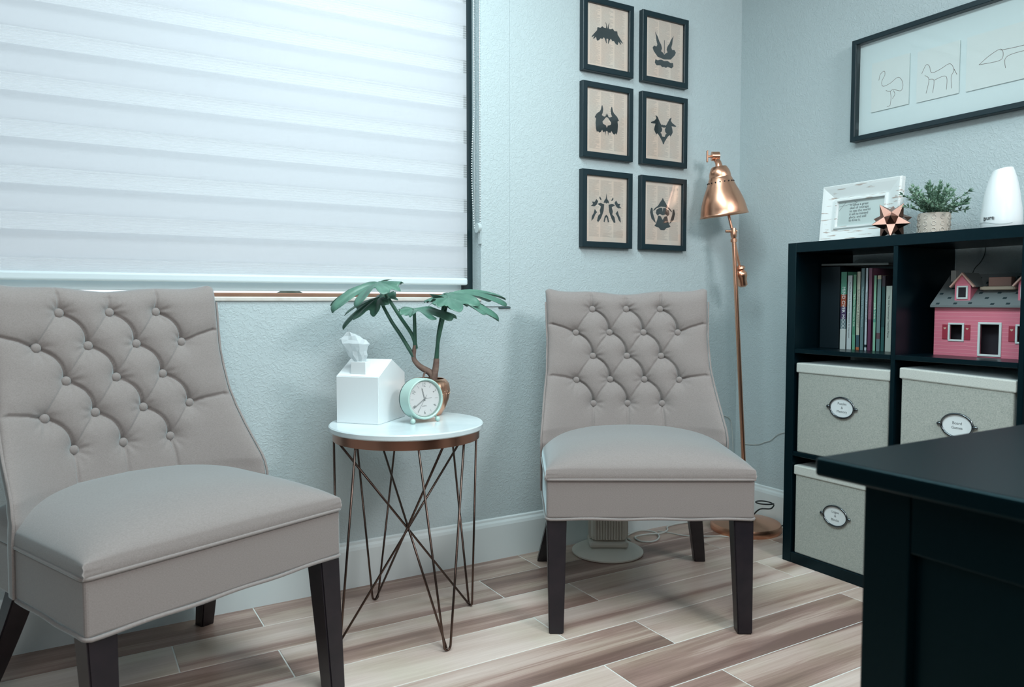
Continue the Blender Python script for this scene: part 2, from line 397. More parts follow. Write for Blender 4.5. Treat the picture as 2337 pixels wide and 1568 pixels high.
add_box(bm, .003, .0075, -.014, .006, -.058, .012, .002, 1); frombm('tensioner', bm, mat('clear_plastic_clip', (190, 204, 206), .25), CH)

# ------------------------------------------------------------------ ink blot pictures
INK = mat('black_ink', (40, 56, 60), .6)
def paper_material():
    m = bpy.data.materials.new('old_printed_page'); m.use_nodes = True; nt = m.node_tree; n = nt.nodes; L = nt.links
    b = n['Principled BSDF']; b.inputs['Roughness'].default_value = .8
    tc = n.new('ShaderNodeTexCoord'); oi = n.new('ShaderNodeObjectInfo'); sp = n.new('ShaderNodeSeparateXYZ'); L.new(tc.outputs['Object'], sp.inputs[0])
    def math_(op, a, b2=None, c=None):
        q = n.new('ShaderNodeMath'); q.operation = op
        for i, v in enumerate((a, b2, c)):
            if v is None: continue
            if isinstance(v, (int, float)): q.inputs[i].default_value = v
            else: L.new(v, q.inputs[i])
        return q.outputs[0]
    X, Z = sp.outputs[0], sp.outputs[2]
    line = math_('LESS_THAN', math_('FRACT', math_('MULTIPLY', Z, 430)), .55)
    row = math_('FLOOR', math_('MULTIPLY', Z, 430))
    col = math_('FLOOR', math_('MULTIPLY', math_('ADD', X, .0945), 15.9))
    cx = math_('FRACT', math_('MULTIPLY', math_('ADD', X, .0945), 15.9))
    comb = n.new('ShaderNodeCombineXYZ'); L.new(row, comb.inputs[0]); L.new(col, comb.inputs[1]); L.new(oi.outputs['Random'], comb.inputs[2])
    wn = n.new('ShaderNodeTexWhiteNoise'); L.new(comb.outputs[0], wn.inputs[0])
    ragged = math_('LESS_THAN', cx, math_('ADD', .62, math_('MULTIPLY', wn.outputs[0], .5)))
    inb = math_('MULTIPLY', math_('GREATER_THAN', cx, .05), math_('LESS_THAN', cx, .95))
    inside = math_('MULTIPLY', math_('LESS_THAN', math_('ABSOLUTE', X), .083), math_('LESS_THAN', math_('ABSOLUTE', math_('ADD', Z, -.003)), .108))
    word = n.new('ShaderNodeTexNoise'); word.inputs['Scale'].default_value = 260; L.new(tc.outputs['Object'], word.inputs['Vector'])
    k = math_('MULTIPLY', math_('MULTIPLY', line, ragged), math_('MULTIPLY', inb, inside)); k = math_('MULTIPLY', k, math_('ADD', .12, math_('MULTIPLY', word.outputs['Fac'], .5)))
    nz = n.new('ShaderNodeTexNoise'); nz.inputs['Scale'].default_value = 9; L.new(tc.outputs['Object'], nz.inputs['Vector'])
    r = n.new('ShaderNodeValToRGB'); r.color_ramp.elements[0].position = .35; r.color_ramp.elements[0].color = lin((232, 226, 214)); r.color_ramp.elements[1].position = .7; r.color_ramp.elements[1].color = lin((236, 218, 202)); L.new(nz.outputs['Fac'], r.inputs[0])
    mx = n.new('ShaderNodeMix'); mx.data_type = 'RGBA'; L.new(k, mx.inputs[0]); L.new(r.outputs[0], mx.inputs[6]); mx.inputs[7].default_value = lin((120, 116, 112))
    L.new(mx.outputs[2], b.inputs['Base Color']); return m
PAPER = paper_material()
def frame_members(name, w_, h_, face, depth, m, parent, proud=0):
    """rectangular moulding in XZ, front at y=-depth"""
    V = []; F = []
    oc = [(-w_ / 2, -h_ / 2), (w_ / 2, -h_ / 2), (w_ / 2, h_ / 2), (-w_ / 2, h_ / 2)]
    bv = .0015
    rings = []
    for d, y in ((0, 0), (0, -depth + bv), (bv, -depth), (face - bv, -depth), (face, -depth + bv), (face, 0)):
        rings.append([(x - math.copysign(d, x), y, z - math.copysign(d, z)) for x, z in oc])
    for r in rings: V += r
    for k in range(len(rings)):
        for i in range(4):
            a = k * 4; b2 = ((k + 1) % len(rings)) * 4
            F.append((a + i, a + (i + 1) % 4, b2 + (i + 1) % 4, b2 + i)[::-1])
    return mesh(name, V, F, m, parent)
def blob(cx, cz, rx, rz, seed, n=40, rough=.28, spikes=()):
    q = random.Random(seed); ph = [q.random() * 6.28 for _ in range(5)]; pts = []
    for i in range(n):
        a = 2 * PI * i / n; r = 1 + rough * (.5 * math.sin(3 * a + ph[0]) + .35 * math.sin(5 * a + ph[1]) + .3 * math.sin(9 * a + ph[2]) + .3 * math.sin(14 * a + ph[3])) + (q.random() - .5) * rough * .4
        for sa, sl, sw in spikes:
            d = abs((a - sa + PI) % (2 * PI) - PI); r += sl * math.exp(-(d / sw) ** 2)
        pts.append((cx + rx * r * math.cos(a), cz + rz * r * math.sin(a)))
    return pts
def mirror(ps): return ps + [[(-x, z) for x, z in p][::-1] for p in ps]
U = 1 / 1000
def sc(pts, k=U): return [(x * k, z * k) for x, z in pts]
BLOTS = [
    mirror([sc([(0, 26), (3, 38), (7, 46), (8, 45), (5, 36), (6, 27), (14, 27), (22, 31), (30, 24), (42, 25), (44, 14), (52, 6), (66, -9), (65, -12), (54, -5), (60, -15), (57, -16), (48, -8), (44, -20), (36, -17), (28, -9), (22, -11), (15, -4), (10, -9), (5, -22), (3, -21), (4, -7), (0, -6)])]),
    mirror([sc([(0, -18), (6, -12), (14, -8), (10, 2), (14, 14), (22, 24), (28, 38), (40, 54), (36, 40), (34, 24), (30, 12), (34, 4), (44, 6), (50, -2), (46, -12), (36, -22), (28, -30), (14, -32), (0, -34)]), sc([(0, -40), (14, -37), (28, -42), (38, -40), (40, -52), (32, -60), (16, -57), (8, -62), (0, -60)])]) + [sc([(-1.2, -14), (1.2, -14), (1, 32), (-1, 32)])],
    mirror([sc([(0, 18), (3, 26), (6, 16), (12, 14), (22, 18), (18, 26), (16, 38), (19, 50), (22, 50), (26, 36), (30, 30), (44, 20), (52, 8), (46, 5), (48, -10), (46, -30), (42, -40), (38, -36), (32, -41), (26, -38), (20, -30), (14, -38), (8, -34), (6, -48), (4, -34), (0, -32), (0, -22), (4, -14), (16, -10), (19, -3), (12, 4), (5, 12), (0, 14)])]),
    mirror([sc([(0, 16), (6, 18), (9, 15), (14, 20), (22, 32), (28, 42), (38, 47), (34, 36), (42, 28), (60, 20), (58, 17), (38, 17), (42, 6), (44, -4), (38, -14), (33, -20), (30, -15), (22, -20), (14, -30), (5, -42), (2, -50), (0, -50), (0, -24), (6, -24), (10, -14), (15, -12), (8, -6), (6, 2), (11, 10), (3, 8), (0, 8)])]),
    mirror([sc([(0, 52), (2, 34), (8, 26), (10, 18), (4, 20), (0, 17)]), sc([(8, 14), (22, 18), (32, 14), (20, 6), (24, -8), (22, -18), (30, -26), (34, -44), (28, -46), (20, -34), (14, -20), (10, -8)]), sc([(30, 22), (36, 30), (42, 20), (52, 20), (48, 12), (56, 6), (44, 4), (36, 10)]), sc([(42, -4), (46, -18), (52, -28), (54, -44), (46, -36), (40, -22), (34, -14)]), sc([(0, -20), (6, -26), (10, -44), (6, -46), (3, -32), (0, -28)]), sc([(20, 26), (26, 34), (24, 40), (18, 30)])]),
    mirror([sc([(0, 54), (4, 46), (12, 36), (20, 24), (32, 16), (40, 6), (36, 6), (24, 16), (8, 22), (0, 22)]), sc([(2, 18), (12, 18), (26, 10), (28, -2), (22, -10), (12, -4), (0, -8), (0, 4)]), sc([(42, 14), (48, 16), (52, 0), (46, -22), (28, -38), (34, -20), (40, -4)]), sc([(0, -24), (8, -12), (18, -10), (22, -24), (28, -40), (34, -46), (26, -50), (16, -52), (8, -60), (0, -60)])])]
fx = (-.8540, -.6128, -.5680, -.3276); fz = ((2.0709, 1.7974), (1.7579, 1.4763), (1.4313, 1.1390))
labels = ['black framed print of a bat like ink blot, top left of the six', 'black framed print of a tall horned ink blot, top right of the six',
          'black framed print of an ink blot with white central hole, middle left', 'black framed print of a mask like eared ink blot, middle right',
          'black framed ink print of scattered branching blots, bottom left of the six', 'black framed ink print of a rounded blot with side horns, bottom right of the six']
sizes = []
PR = []
k = 0
for r in range(3):
    for c_ in range(2):
        x0, x1 = (fx[0], fx[1]) if c_ == 0 else (fx[2], fx[3]); z1, z0 = fz[r]
        W_, H_ = x1 - x0, z1 - z0
        f = thing('picture_frame', labels[k], 'picture', ((x0 + x1) / 2, -.001, (z0 + z1) / 2), 0, 'ink blot pictures in two columns')
        frame_members('frame', W_, H_, .0215, .023, BLACKF, f)
        box('printed_page', -W_ / 2 + .018, W_ / 2 - .018, -.011, -.006, -H_ / 2 + .018, H_ / 2 - .018, PAPER, f, 0)
        M = Matrix.Translation((0, -.0112, .004)) @ Matrix.Rotation(PI / 2, 4, 'X')
        polyobj('ink_blot', [[(a * (1.12, 1.22, 1.12, 1.12, 1.32, 1.28)[k], b2 * 1.14) for a, b2 in p] for p in BLOTS[k]], M, INK, f, .0003)
        box('glass', -W_ / 2 + .02, W_ / 2 - .02, -.0155, -.0145, -H_ / 2 + .02, H_ / 2 - .02, GLASS, f, 0)
        k += 1

# ------------------------------------------------------------------ wide frame on right wall
BF = thing('wide_picture_frame', 'long black shadow box frame with line drawings on white mount, right wall', 'picture', (-.001, -1.17, 1.6987), -PI / 2)
# local x runs towards -Y world, local y = +X world
W_ = 1.22; H_ = .365
frame_members('frame', W_, H_, .018, .034, BLACKF, BF)
box('mount_board', -W_ / 2 + .016, W_ / 2 - .016, -.008, -.003, -H_ / 2 + .016, H_ / 2 - .016, mat('white_mount_board', (224, 240, 241), .7), BF, 0)
box('glass', -W_ / 2 + .017, W_ / 2 - .017, -.030, -.0285, -H_ / 2 + .017, H_ / 2 - .017, GLASS, BF, 0)
CARD = mat('cream_card', (228, 238, 236), .75); PENM = mat('sepia_pen_line', (120, 104, 98), .8)
def card(y0, y1, z0, z1, lines, r=.0007):
    x0, x1 = -(y0 + 1.17), -(y1 + 1.17); z0 -= 1.6987; z1 -= 1.6987
    c_ = box('card', x0, x1, -.0125, -.0105, z0, z1, CARD, BF, 0)
    Ps = []
    for l in lines: Ps.append(smooth_path([(x0 + u * (x1 - x0), -.0126, z0 + v * (z1 - z0)) for u, v in l], 6))
    tubes('line_drawing', Ps, r, PENM, c_, 4)
card(-.628, -.770, 1.612, 1.785, [[(.2, .62), (.24, .74), (.34, .78), (.36, .7), (.28, .58), (.32, .48), (.5, .5), (.72, .58), (.84, .44), (.8, .3), (.6, .36), (.5, .34), (.4, .38)], [(.52, .34), (.54, .2), (.52, .06), (.44, .05)], [(.6, .34), (.64, .26), (.58, .18)]])
card(-.797, -.940, 1.609, 1.779, [[(.12, .55), (.22, .7), (.3, .66), (.36, .52), (.55, .54), (.78, .6), (.88, .46), (.82, .34), (.84, .12)], [(.2, .5), (.3, .4), (.24, .14)], [(.3, .4), (.42, .36), (.4, .12)], [(.42, .36), (.7, .38), (.72, .12)], [(.88, .48), (.95, .36)]])
card(-.962, -1.36, 1.607, 1.779, [[(.10, .44), (.18, .56), (.26, .62), (.28, .5), (.25, .42), (.10, .44)], [(.26, .60), (.45, .58), (.7, .62), (.84, .56), (.94, .66)], [(.3, .26), (.31, .46), (.5, .48), (.76, .46), (.78, .26)]])
card(-1.39, -1.55, 1.609, 1.779, [[(.2, .5), (.35, .66), (.6, .62), (.8, .5), (.6, .38), (.35, .36), (.2, .5)]])

# ------------------------------------------------------------------ cube shelf unit
SH = thing('cube_shelf', 'black brown cube shelf unit standing against the right wall', 'shelf unit', (-.166, -.538, 0))
SX0, SX1 = -.166, .150   # local x  (front .. near wall)
def sp_(name, y0, y1, z0, z1, x0=SX0, x1=SX1): return box(name, x0, x1, y0, y1, z0, z1, BLACKW, SH, .0012, 1)
sp_('side_panel', -.035, 0, 0, 1.136); sp_('side_panel', -1.162, -1.127, 0, 1.136)
sp_('top_board', -1.127, -.035, 1.102, 1.136, SX0 + .001); sp_('bottom_board', -1.127, -.035, 0, .038, SX0 + .001)
for y in (-.395, -.761): sp_('divider', y - .0145, y, .038, 1.102, SX0 + .002)
for y0, y1 in ((-.395, -.035), (-.761, -.4095), (-1.127, -.7755)):
    for zb in (.385, .750): sp_('shelf_board', y0 + .0, y1 - .0, zb, zb + .015, SX0 + .0015)
SHZ = [.0382, .4002, .7652]
# ------------------------------------------------------------------ storage boxes
CHROME = mat('dark_chrome', (105, 112, 116), .15, 1); LABELM = mat('white_label_card', (226, 236, 238), .6); GREYINK = mat('grey_print', (120, 128, 130), .7)
def storage_box(y_l, y_r, zb, zt, label, words, xf=-.329, tilt=0, hc=None, hz=None):
    yc = (y_l + y_r) / 2; wd = abs(y_r - y_l)
    t = thing('storage_box', label, 'box', (xf, yc, zb), -PI / 2, 'lidded fabric boxes in the shelf')
    # local x -> world -Y (rightwards in view), local y -> +X (depth)
    h = zt - zb; body_h = h - .006
    box('body', -wd / 2 + .006, wd / 2 - .006, .004, .275, 0, body_h - .004, BINF, t, .004)
    bm = bmesh.new(); add_box(bm, -wd / 2, wd / 2, 0, .281, h - .034, h, .004, 2)
    if tilt:
        for v in bm.verts: v.co.z -= v.co.x * tilt
    ld = frombm('lid', bm, fabric('woven_lid_fabric', (184, 192, 187), (208, 213, 207), 900) if 'lidf' not in MATS else MATS['lidf'], t)
    MATS['lidf'] = ld.data.materials[0]
    hx = -(hc - yc); hz_ = hz - zb
    M = Matrix.Translation((hx, .0035, hz_)) @ Matrix.Rotation(PI / 2, 4, 'X')
    ring = [(math.cos(a) * .045, math.sin(a) * .034) for a in [2 * PI * i / 48 for i in range(48)]]
    hold = tube('label_holder', [M @ Vector((x, y, .003)) for x, y in ring], .0032, CHROME, t, 8, True)
    for s in (-1, 1):
        bm = bmesh.new(); bmesh.ops.create_uvsphere(bm, u_segments=16, v_segments=10, radius=.0058, matrix=M @ Matrix.Translation((s * .0515, 0, .003)) @ Matrix.Diagonal((1.3, 1, .8, 1)))
        frombm('rivet', bm, CHROME, hold, True)
    cd = polyobj('label_card', [[(x * .97, y * .97) for x, y in ring]], M, LABELM, t, .0012)
    text('lettering', words, .0115, M @ Matrix.Translation((0, 0, .0014)), GREYINK, cd, sp=1.15)
    return t
storage_box(-.580, -.9325, SHZ[1], .716, 'lidded grey fabric box labelled Puzzles & Memory, middle row left', 'Puzzles\n&\nMemory', hc=-.764, hz=.578)
storage_box(-.962, -1.296, SHZ[1], .722, 'lidded grey fabric box labelled Board Games, middle row beside the desk corner', 'Board\nGames', tilt=.035, hc=-1.141, hz=.572)
storage_box(-.578, -.9300, SHZ[0], .353, 'lidded grey fabric box labelled Logos & Blocks, bottom row left', 'Logos\n&\nBlocks', hc=-.748, hz=.209)

# ------------------------------------------------------------------ books (spines face -X)
bkcols = [  # y_left, y_right, z_top, bands [(z_from_top fraction, rgb)], title, title rgb, size, label
    (-.657, -.6815, 1.034, [(0, (86, 150, 128)), (.29, (146, 74, 54)), (.45, (72, 58, 92)), (.61, (96, 118, 124)), (.74, (190, 200, 198))], 'MIND OVER MOOD', (225, 232, 232), .017, 'multicoloured paperback titled MIND OVER MOOD, first from left'),
    (-.6835, -.7035, 1.021, [(0, (188, 200, 202))], 'The Mindfulness & Acceptance Workbook for Depression', (110, 120, 122), .0082, 'pale grey workbook spine right of MIND OVER MOOD'),
    (-.7045, -.7185, 1.023, [(0, (102, 152, 122)), (.33, (74, 134, 108)), (.8, (96, 156, 128))], 'The Anxiety Workbook for Kids', (206, 222, 212), .0085, 'thin green workbook for kids, third book from left'),
    (-.7195, -.7340, 1.033, [(0, (178, 184, 168)), (.81, (62, 88, 98)), (.965, (176, 104, 66))], 'SUNSPERROW & ANXIETY', (110, 118, 110), .0112, 'cream spined book with orange foot, fourth book from left'),
    (-.7350, -.7495, 1.044, [(0, (96, 124, 128))], 'The Family Parent Workshop Resource', (164, 186, 188), .0085, 'slate blue book, right of the cream one'),
    (-.7520, -.7620, 1.044, [(0, (186, 200, 208)), (.93, (30, 50, 58)), (.965, (180, 194, 200))], 'TRAUMA OF EVERYDAY WORLD', (118, 132, 142), .0070, 'very thin white tall book beside the maroon book'),
    (-.7630, -.7775, 1.043, [(0, (124, 82, 104)), (.62, (92, 48, 78))], 'The Whole Child Reader', (160, 118, 132), .0085, 'maroon purple paperback in the middle of the row'),
    (-.7825, -.7940, 1.018, [(0, (128, 178, 150)), (.45, (84, 148, 128)), (.62, (130, 182, 156))], 'Just Be Friends', (212, 228, 218), .0090, 'light green thin book right of the gap'),
    (-.7950, -.8105, 1.018, [(0, (196, 190, 164)), (.05, (106, 132, 132)), (.76, (92, 72, 76)), (.84, (92, 120, 122))], 'THE CHILD GUIDE', (128, 152, 150), .0085, 'grey teal book with cream cap, next to light green one'),
    (-.8115, -.8255, 1.016, [(0, (60, 46, 58)), (.14, (20, 64, 66)), (.68, (40, 88, 86))], '', (0, 0, 0), .008, 'dark teal book third from the right end'),
    (-.8270, -.8500, .982, [(0, (176, 186, 178))], 'The Child Psychotherapy Treatment Planner', (60, 72, 74), .0078, 'short off white treatment planner at the right end of the row'),
]
BKX = -.200
for (ya, yb, zt, bands, title, tc_, ts, lab) in bkcols:
    t = thing('book', lab, 'book', (BKX, (ya + yb) / 2, SHZ[2]), 0, 'books on the upper left shelf')
    wd = abs(yb - ya); h = zt - SHZ[2]
    cols = [mat('book_cloth_%d_%d_%d' % b_[1], b_[1], .45) for b_ in bands]
    # cover: spine + two boards, colour bands along the height
    V = []; F = []; mi = []; me_m = []
    cuts = [b_[0] for b_ in bands] + [1.0]
    dpt = .150
    bm = bmesh.new()
    for i in range(len(bands)):
        z1_, z0_ = h * (1 - cuts[i]), h * (1 - cuts[i + 1]); f0 = len(bm.faces)
        add_box(bm, 0, .0018, -wd / 2, wd / 2, z0_, z1_); add_box(bm, 0, dpt, -wd / 2, -wd / 2 + .0014, z0_, z1_); add_box(bm, 0, dpt, wd / 2 - .0014, wd / 2, z0_, z1_)
        bm.faces.ensure_lookup_table()
        for f in bm.faces[f0:]: f.material_index = i
    cv = frombm('cover', bm, None, t)
    for c_ in cols: cv.data.materials.append(c_)
    box('pages', .002, dpt - .004, -wd / 2 + .0014, wd / 2 - .0014, .002, h - .003, mat('book_pages', (200, 202, 190), .8), t, 0)
    if title:
        M = basis((0, 0, -1), (0, -1, 0), (-.0003, 0, h * .53))
        text('title', title, ts, M, mat('title_ink_%d_%d_%d' % tc_, tc_, .6), t, th=.0002)
bx = box('file_box', -.203, -.035, -.6545, -.5775, SHZ[2], 1.054, mat('black_file_board', (5, 24, 32), .5), None, .0015)
tag(bx, 'black upright file box at the left end of the book shelf', 'file box')
M = Matrix.Translation((-.12, -.705, 1.0585)) @ Matrix.Rotation(.03, 4, 'X')
fo = box('flat_folder', -.085, .075, -.132, .125, -.0035, .0035, mat('grey_folder_card', (104, 114, 114), .45), None, .0008, M=M)
tag(fo, 'thin grey folder lying flat across the file box and book tops', 'folder')

# ------------------------------------------------------------------ dollhouse
PINK = mat('dollhouse_pink_plastic', (216, 122, 142), .4); LINEP = mat('dollhouse_groove_pink', (232, 166, 178), .5); DW = mat('dollhouse_white_trim', (212, 226, 226), .4)
RED = mat('dollhouse_shutter_red', (160, 50, 70), .45); ROOFM = mat('dollhouse_roof_grey', (112, 122, 124), .6); TILE = mat('dollhouse_dark_tile', (30, 52, 58), .6); PEACH = mat('dollhouse_peach_trim', (206, 172, 158), .45); DARKIN = mat('dollhouse_interior_dark', (26, 24, 34), .7); CREAM = mat('dollhouse_balcony_cream', (178, 168, 150), .5)
DH = thing('dollhouse', 'pink toy dollhouse with grey tiled roof and white trimmed windows', 'dollhouse', (-.2, -1.140, SHZ[2]), -PI / 2)
# local x = -world Y (right in view), y = +X depth
def lx(yw): return -(yw + 1.140)
hw_ = .148; hh = .152; dd = .150
def wall_with_holes(name, x0, x1, z0, z1, holes, y0, y1, m, parent):
    xs = sorted({x0, x1, *[h[0] for h in holes], *[h[1] for h in holes]}); zs = sorted({z0, z1, *[h[2] for h in holes], *[h[3] for h in holes]})
    bm = bmesh.new()
    for i in range(len(xs) - 1):
        for j in range(len(zs) - 1):
            cx, cz = (xs[i] + xs[i + 1]) / 2, (zs[j] + zs[j + 1]) / 2
            if any(h[0] < cx < h[1] and h[2] < cz < h[3] for h in holes): continue
            add_box(bm, xs[i], xs[i + 1], y0, y1, zs[j], zs[j + 1])
    return frombm(name, bm, m, parent)
z_ = SHZ[2]
wins = [(lx(-1.0415), lx(-1.0785), .860 - z_, .815 - z_), (lx(-1.233), lx(-1.262), .860 - z_, .815 - z_)]
door = (lx(-1.131), lx(-1.184), .863 - z_, .775 - z_)
holes = [(a, b_, d, c_) for a, b_, c_, d in wins] + [(door[0], door[1], door[3], door[2])]
wall_with_holes('front_wall', -hw_, hw_, 0, hh, holes, 0, .004, PINK, DH)
bm = bmesh.new(); add_box(bm, -hw_, -hw_ + .004, .004, dd, 0, hh); add_box(bm, hw_ - .004, hw_, .004, dd, 0, hh); add_box(bm, -hw_ + .004, hw_ - .004, dd - .004, dd, 0, hh); add_box(bm, -hw_ + .004, hw_ - .004, .004, dd - .004, 0, .004)
frombm('side_walls', bm, PINK, DH)
box('interior', -hw_ + .006, hw_ - .006, .03, .034, .004, hh - .002, DARKIN, DH, 0)
bm = bmesh.new()
for i in range(13):
    zz = .008 + i * .0112
    xs = [-hw_] + sorted(sum([[h[0] - .006, h[1] + .006] for h in holes if h[2] - .006 < zz < h[3] + .006], [])) + [hw_]
    for a in range(0, len(xs), 2):
        if xs[a + 1] > xs[a]: add_box(bm, xs[a], xs[a + 1], -.0004, .0, zz, zz + .0009)
frombm('clapboard_lines', bm, LINEP, DH)
def trimrect(name, h, t_, y0, y1, m, parent):
    a, b_, c_, d = h; bm = bmesh.new()
    add_box(bm, a - t_, b_ + t_, y0, y1, d, d + t_, .0008, 1); add_box(bm, a - t_, b_ + t_, y0, y1, c_ - t_, c_, .0008, 1)
    add_box(bm, a - t_, a, y0, y1, c_, d); add_box(bm, b_, b_ + t_, y0, y1, c_, d); return frombm(name, bm, m, parent)
for h in holes[:2]:
    trimrect('window', h, .0055, -.003, .002, DW, DH)
    hz_ = (h[2] + h[3]) / 2
    for s, cx in ((-1, h[0] - .015), (1, h[1] + .015)):
        if cx + .01 > hw_: continue
        st = box('shutter', cx - .0085, cx + .0085, -.0022, -.0004, hz_ - .0225, hz_ + .0225, RED, DH, .0005, 1)
        hp = [(math.sin(t) ** 3 * .0042, (.8 * math.cos(t) - .3 * math.cos(2 * t) - .12 * math.cos(3 * t)) * .004) for t in [2 * PI * i / 20 for i in range(20)]]
        polyobj('heart', [hp], Matrix.Translation((cx, -.0022, hz_ + .011)) @ Matrix.Rotation(PI / 2, 4, 'X'), PEACH, st, .0004)
trimrect('door_frame', holes[2], .0065, -.003, .002, DW, DH)
# roof (gable, ridge along x), overhanging
rz0, rz1 = hh - .004, 1.008 - z_; ry0, ry1, ryr = -.012, dd + .004, dd * .62
V = [(-hw_ - .008, ry0, rz0), (hw_ + .006, ry0, rz0), (hw_ + .006, ryr, rz1), (-hw_ - .008, ryr, rz1), (-hw_ - .008, ry1, rz0), (hw_ + .006, ry1, rz0)]
V2 = [(x, y, z + .006) for x, y, z in V]
F = [(0, 3, 2, 1), (3, 4, 5, 2), (6, 7, 8, 9), (9, 8, 11, 10), (0, 1, 7, 6), (4, 10, 11, 5), (0, 6, 9, 3), (3, 9, 10, 4), (1, 2, 8, 7), (2, 5, 11, 8)]
rf = mesh('roof', V + V2, F, ROOFM, DH)
sl = Vector((0, ryr - ry0, rz1 - rz0)); SL = sl.length; sl.normalize(); nrm = Vector((0, -sl.z, sl.y))
def onroof(x, s): return Vector((x, ry0, rz0 + .006)) + sl * (s * SL)
rr = random.Random(3)
for i in range(34):
    s = .06 + (i // 6) * .16 + rr.uniform(-.02, .02); x = -hw_ + .012 + (i % 6) * .052 + (.026 if (i // 6) % 2 else 0) + rr.uniform(-.008, .008)
    if x > hw_ - .01 or s > .93: continue
    p = onroof(x, s); M = Matrix(((1, 0, 0, p.x), (0, sl.y, nrm.y, p.y), (0, sl.z, nrm.z, p.z), (0, 0, 0, 1)))
    box('roof_tile', -.005, .005, -.0035, .0035, 0, .0009, TILE, rf, 0, M=M)
# gables close the sides
for s in (-1, 1):
    x = s * (hw_ - .002); V = [(x - .002, .002, hh), (x - .002, dd - .002, hh), (x - .002, ryr, rz1), (x + .002, .002, hh), (x + .002, dd - .002, hh), (x + .002, ryr, rz1)]
    mesh('gable', V, [(0, 1, 2), (5, 4, 3), (0, 3, 4, 1), (1, 4, 5, 2), (2, 5, 3, 0)], PINK, DH)
# dormers
for cx, w2, zt in ((lx(-1.073), .0235, .235), (lx(-1.252), .0235, .235)):
    z0_ = .166; zt_ = 1.000 - z_; yb = .09; ze = .985 - z_
    if cx + .04 > hw_ + .01: pass
    d = box('dormer', cx - w2, cx + w2, .004, yb, z0_, ze, PINK, DH, .0005, 1)
    bm = bmesh.new(); V = [(cx - w2, .004, ze), (cx + w2, .004, ze), (cx, .004, zt_ + .012), (cx - w2, yb, ze), (cx + w2, yb, ze), (cx, yb, zt_ + .012)]
    mesh('dormer_gable', V, [(0, 1, 2), (5, 4, 3), (0, 3, 4, 1), (1, 4, 5, 2), (2, 5, 3, 0)], PINK, d)
    for s in (-1, 1):
        a = Vector((cx, -.003, zt_ + .016)); b_ = Vector((cx + s * (w2 + .010), -.003, ze - .008)); dv = b_ - a; q = Vector((-dv.z * s, 0, dv.x * s)).normalized() * .005
        V = [a, b_, b_ + q, a + Vector((0, 0, .006))]; V = V + [v + Vector((0, .009, 0)) for v in V]; V = [v - Vector((0, 0, .004)) for v in V]
        mesh('dormer_trim', V, [(0, 1, 2, 3), (7, 6, 5, 4), (0, 4, 5, 1), (1, 5, 6, 2), (2, 6, 7, 3), (3, 7, 4, 0)], PEACH, d)
        V = [v + Vector((0, .009, 0)) for v in V[:4]]; V = V + [v + Vector((0, yb - .006, 0)) for v in V]
        mesh('dormer_roof', V, [(0, 1, 2, 3), (7, 6, 5, 4), (0, 4, 5, 1), (1, 5, 6, 2), (2, 6, 7, 3), (3, 7, 4, 0)], ROOFM, d)
    hz0, hz1 = .939 - z_, .981 - z_ - .002
    trimrect('dormer_window', (cx - .0115, cx + .0115, hz0 + .004, hz1 - .006), .005, .001, .0045, DW, d)
    box('dormer_pane', cx - .0115, cx + .0115, .002, .0042, hz0 + .004, hz1 - .006, DARKIN, d, 0)
box('chimney', lx(-1.003) - .004, lx(-1.003) + .012, .07, .09, hh + .01, 1.028 - z_, mat('dollhouse_chimney_grey', (170, 178, 176), .5), DH, .001)
# balcony tub on the roof
bm = bmesh.new(); cx = lx(-1.162); add_box(bm, cx - .050, cx + .050, .018, .062, .964 - z_, .976 - z_, .010, 3); bl = frombm('roof_balcony', bm, CREAM, DH)
box('balcony_seat', cx - .032, cx + .032, .036, .060, .975 - z_, 1.003 - z_, mat('dollhouse_tan', (160, 128, 118), .5), bl, .002)

# ------------------------------------------------------------------ on top of the shelf
ZT = 1.1362
DIST = mat('distressed_white_wood', (218, 228, 228), .6, var=(40, (232, 238, 238), .2))
def distressed():
    m = DIST; nt = m.node_tree; n = nt.nodes; L = nt.links; b = n['Principled BSDF']; tc = n.new('ShaderNodeTexCoord'); mp = n.new('ShaderNodeMapping'); mp.inputs['Scale'].default_value = (5, 20, 45); L.new(tc.outputs['Object'], mp.inputs[0])
    t = n.new('ShaderNodeTexNoise'); t.inputs['Scale'].default_value = 3; t.inputs['Detail'].default_value = 5; L.new(mp.outputs[0], t.inputs['Vector'])
    r = n.new('ShaderNodeValToRGB'); r.color_ramp.elements[0].position = .60; r.color_ramp.elements[0].color = lin((228, 236, 236)); r.color_ramp.elements[1].position = .66; r.color_ramp.elements[1].color = lin((178, 166, 158)); L.new(t.outputs['Fac'], r.inputs[0]); L.new(r.outputs[0], b.inputs['Base Color'])
distressed()
PF = thing('photo_frame', 'distressed white wooden frame with a typed quote, standing on the shelf', 'picture frame', (-.170, -.704, ZT), -PI / 2)
FW, FH = .298, .206; tb = Matrix.Rotation(-.10, 4, 'X')
def pf_frame():
    V = []; F = []; oc = [(-1, 0), (1, 0), (1, 1), (-1, 1)]
    prof = [(0, .0), (0, -.018), (.004, -.024), (.012, -.022), (.048, -.009), (.052, -.016), (.058, -.016), (.060, -.004), (.060, 0)]
    for d, y in prof:
        for sx, sz in oc: V.append(tb @ Vector((sx * (FW / 2 - d), y, d if sz == 0 else FH - d)))
    n = len(prof)
    for k in range(n):
        for i in range(4): a, b_ = k * 4, ((k + 1) % n) * 4; F.append((a + i, a + (i + 1) % 4, b_ + (i + 1) % 4, b_ + i)[::-1])
    return mesh('frame', V, F, DIST, PF)
pf_frame()
bm = bmesh.new(); add_box(bm, -FW / 2 + .05, FW / 2 - .05, -.004, -.002, .05, FH - .05, 0, M=tb); pc = frombm('print', bm, mat('pale_print_paper', (208, 222, 220), .6), PF)
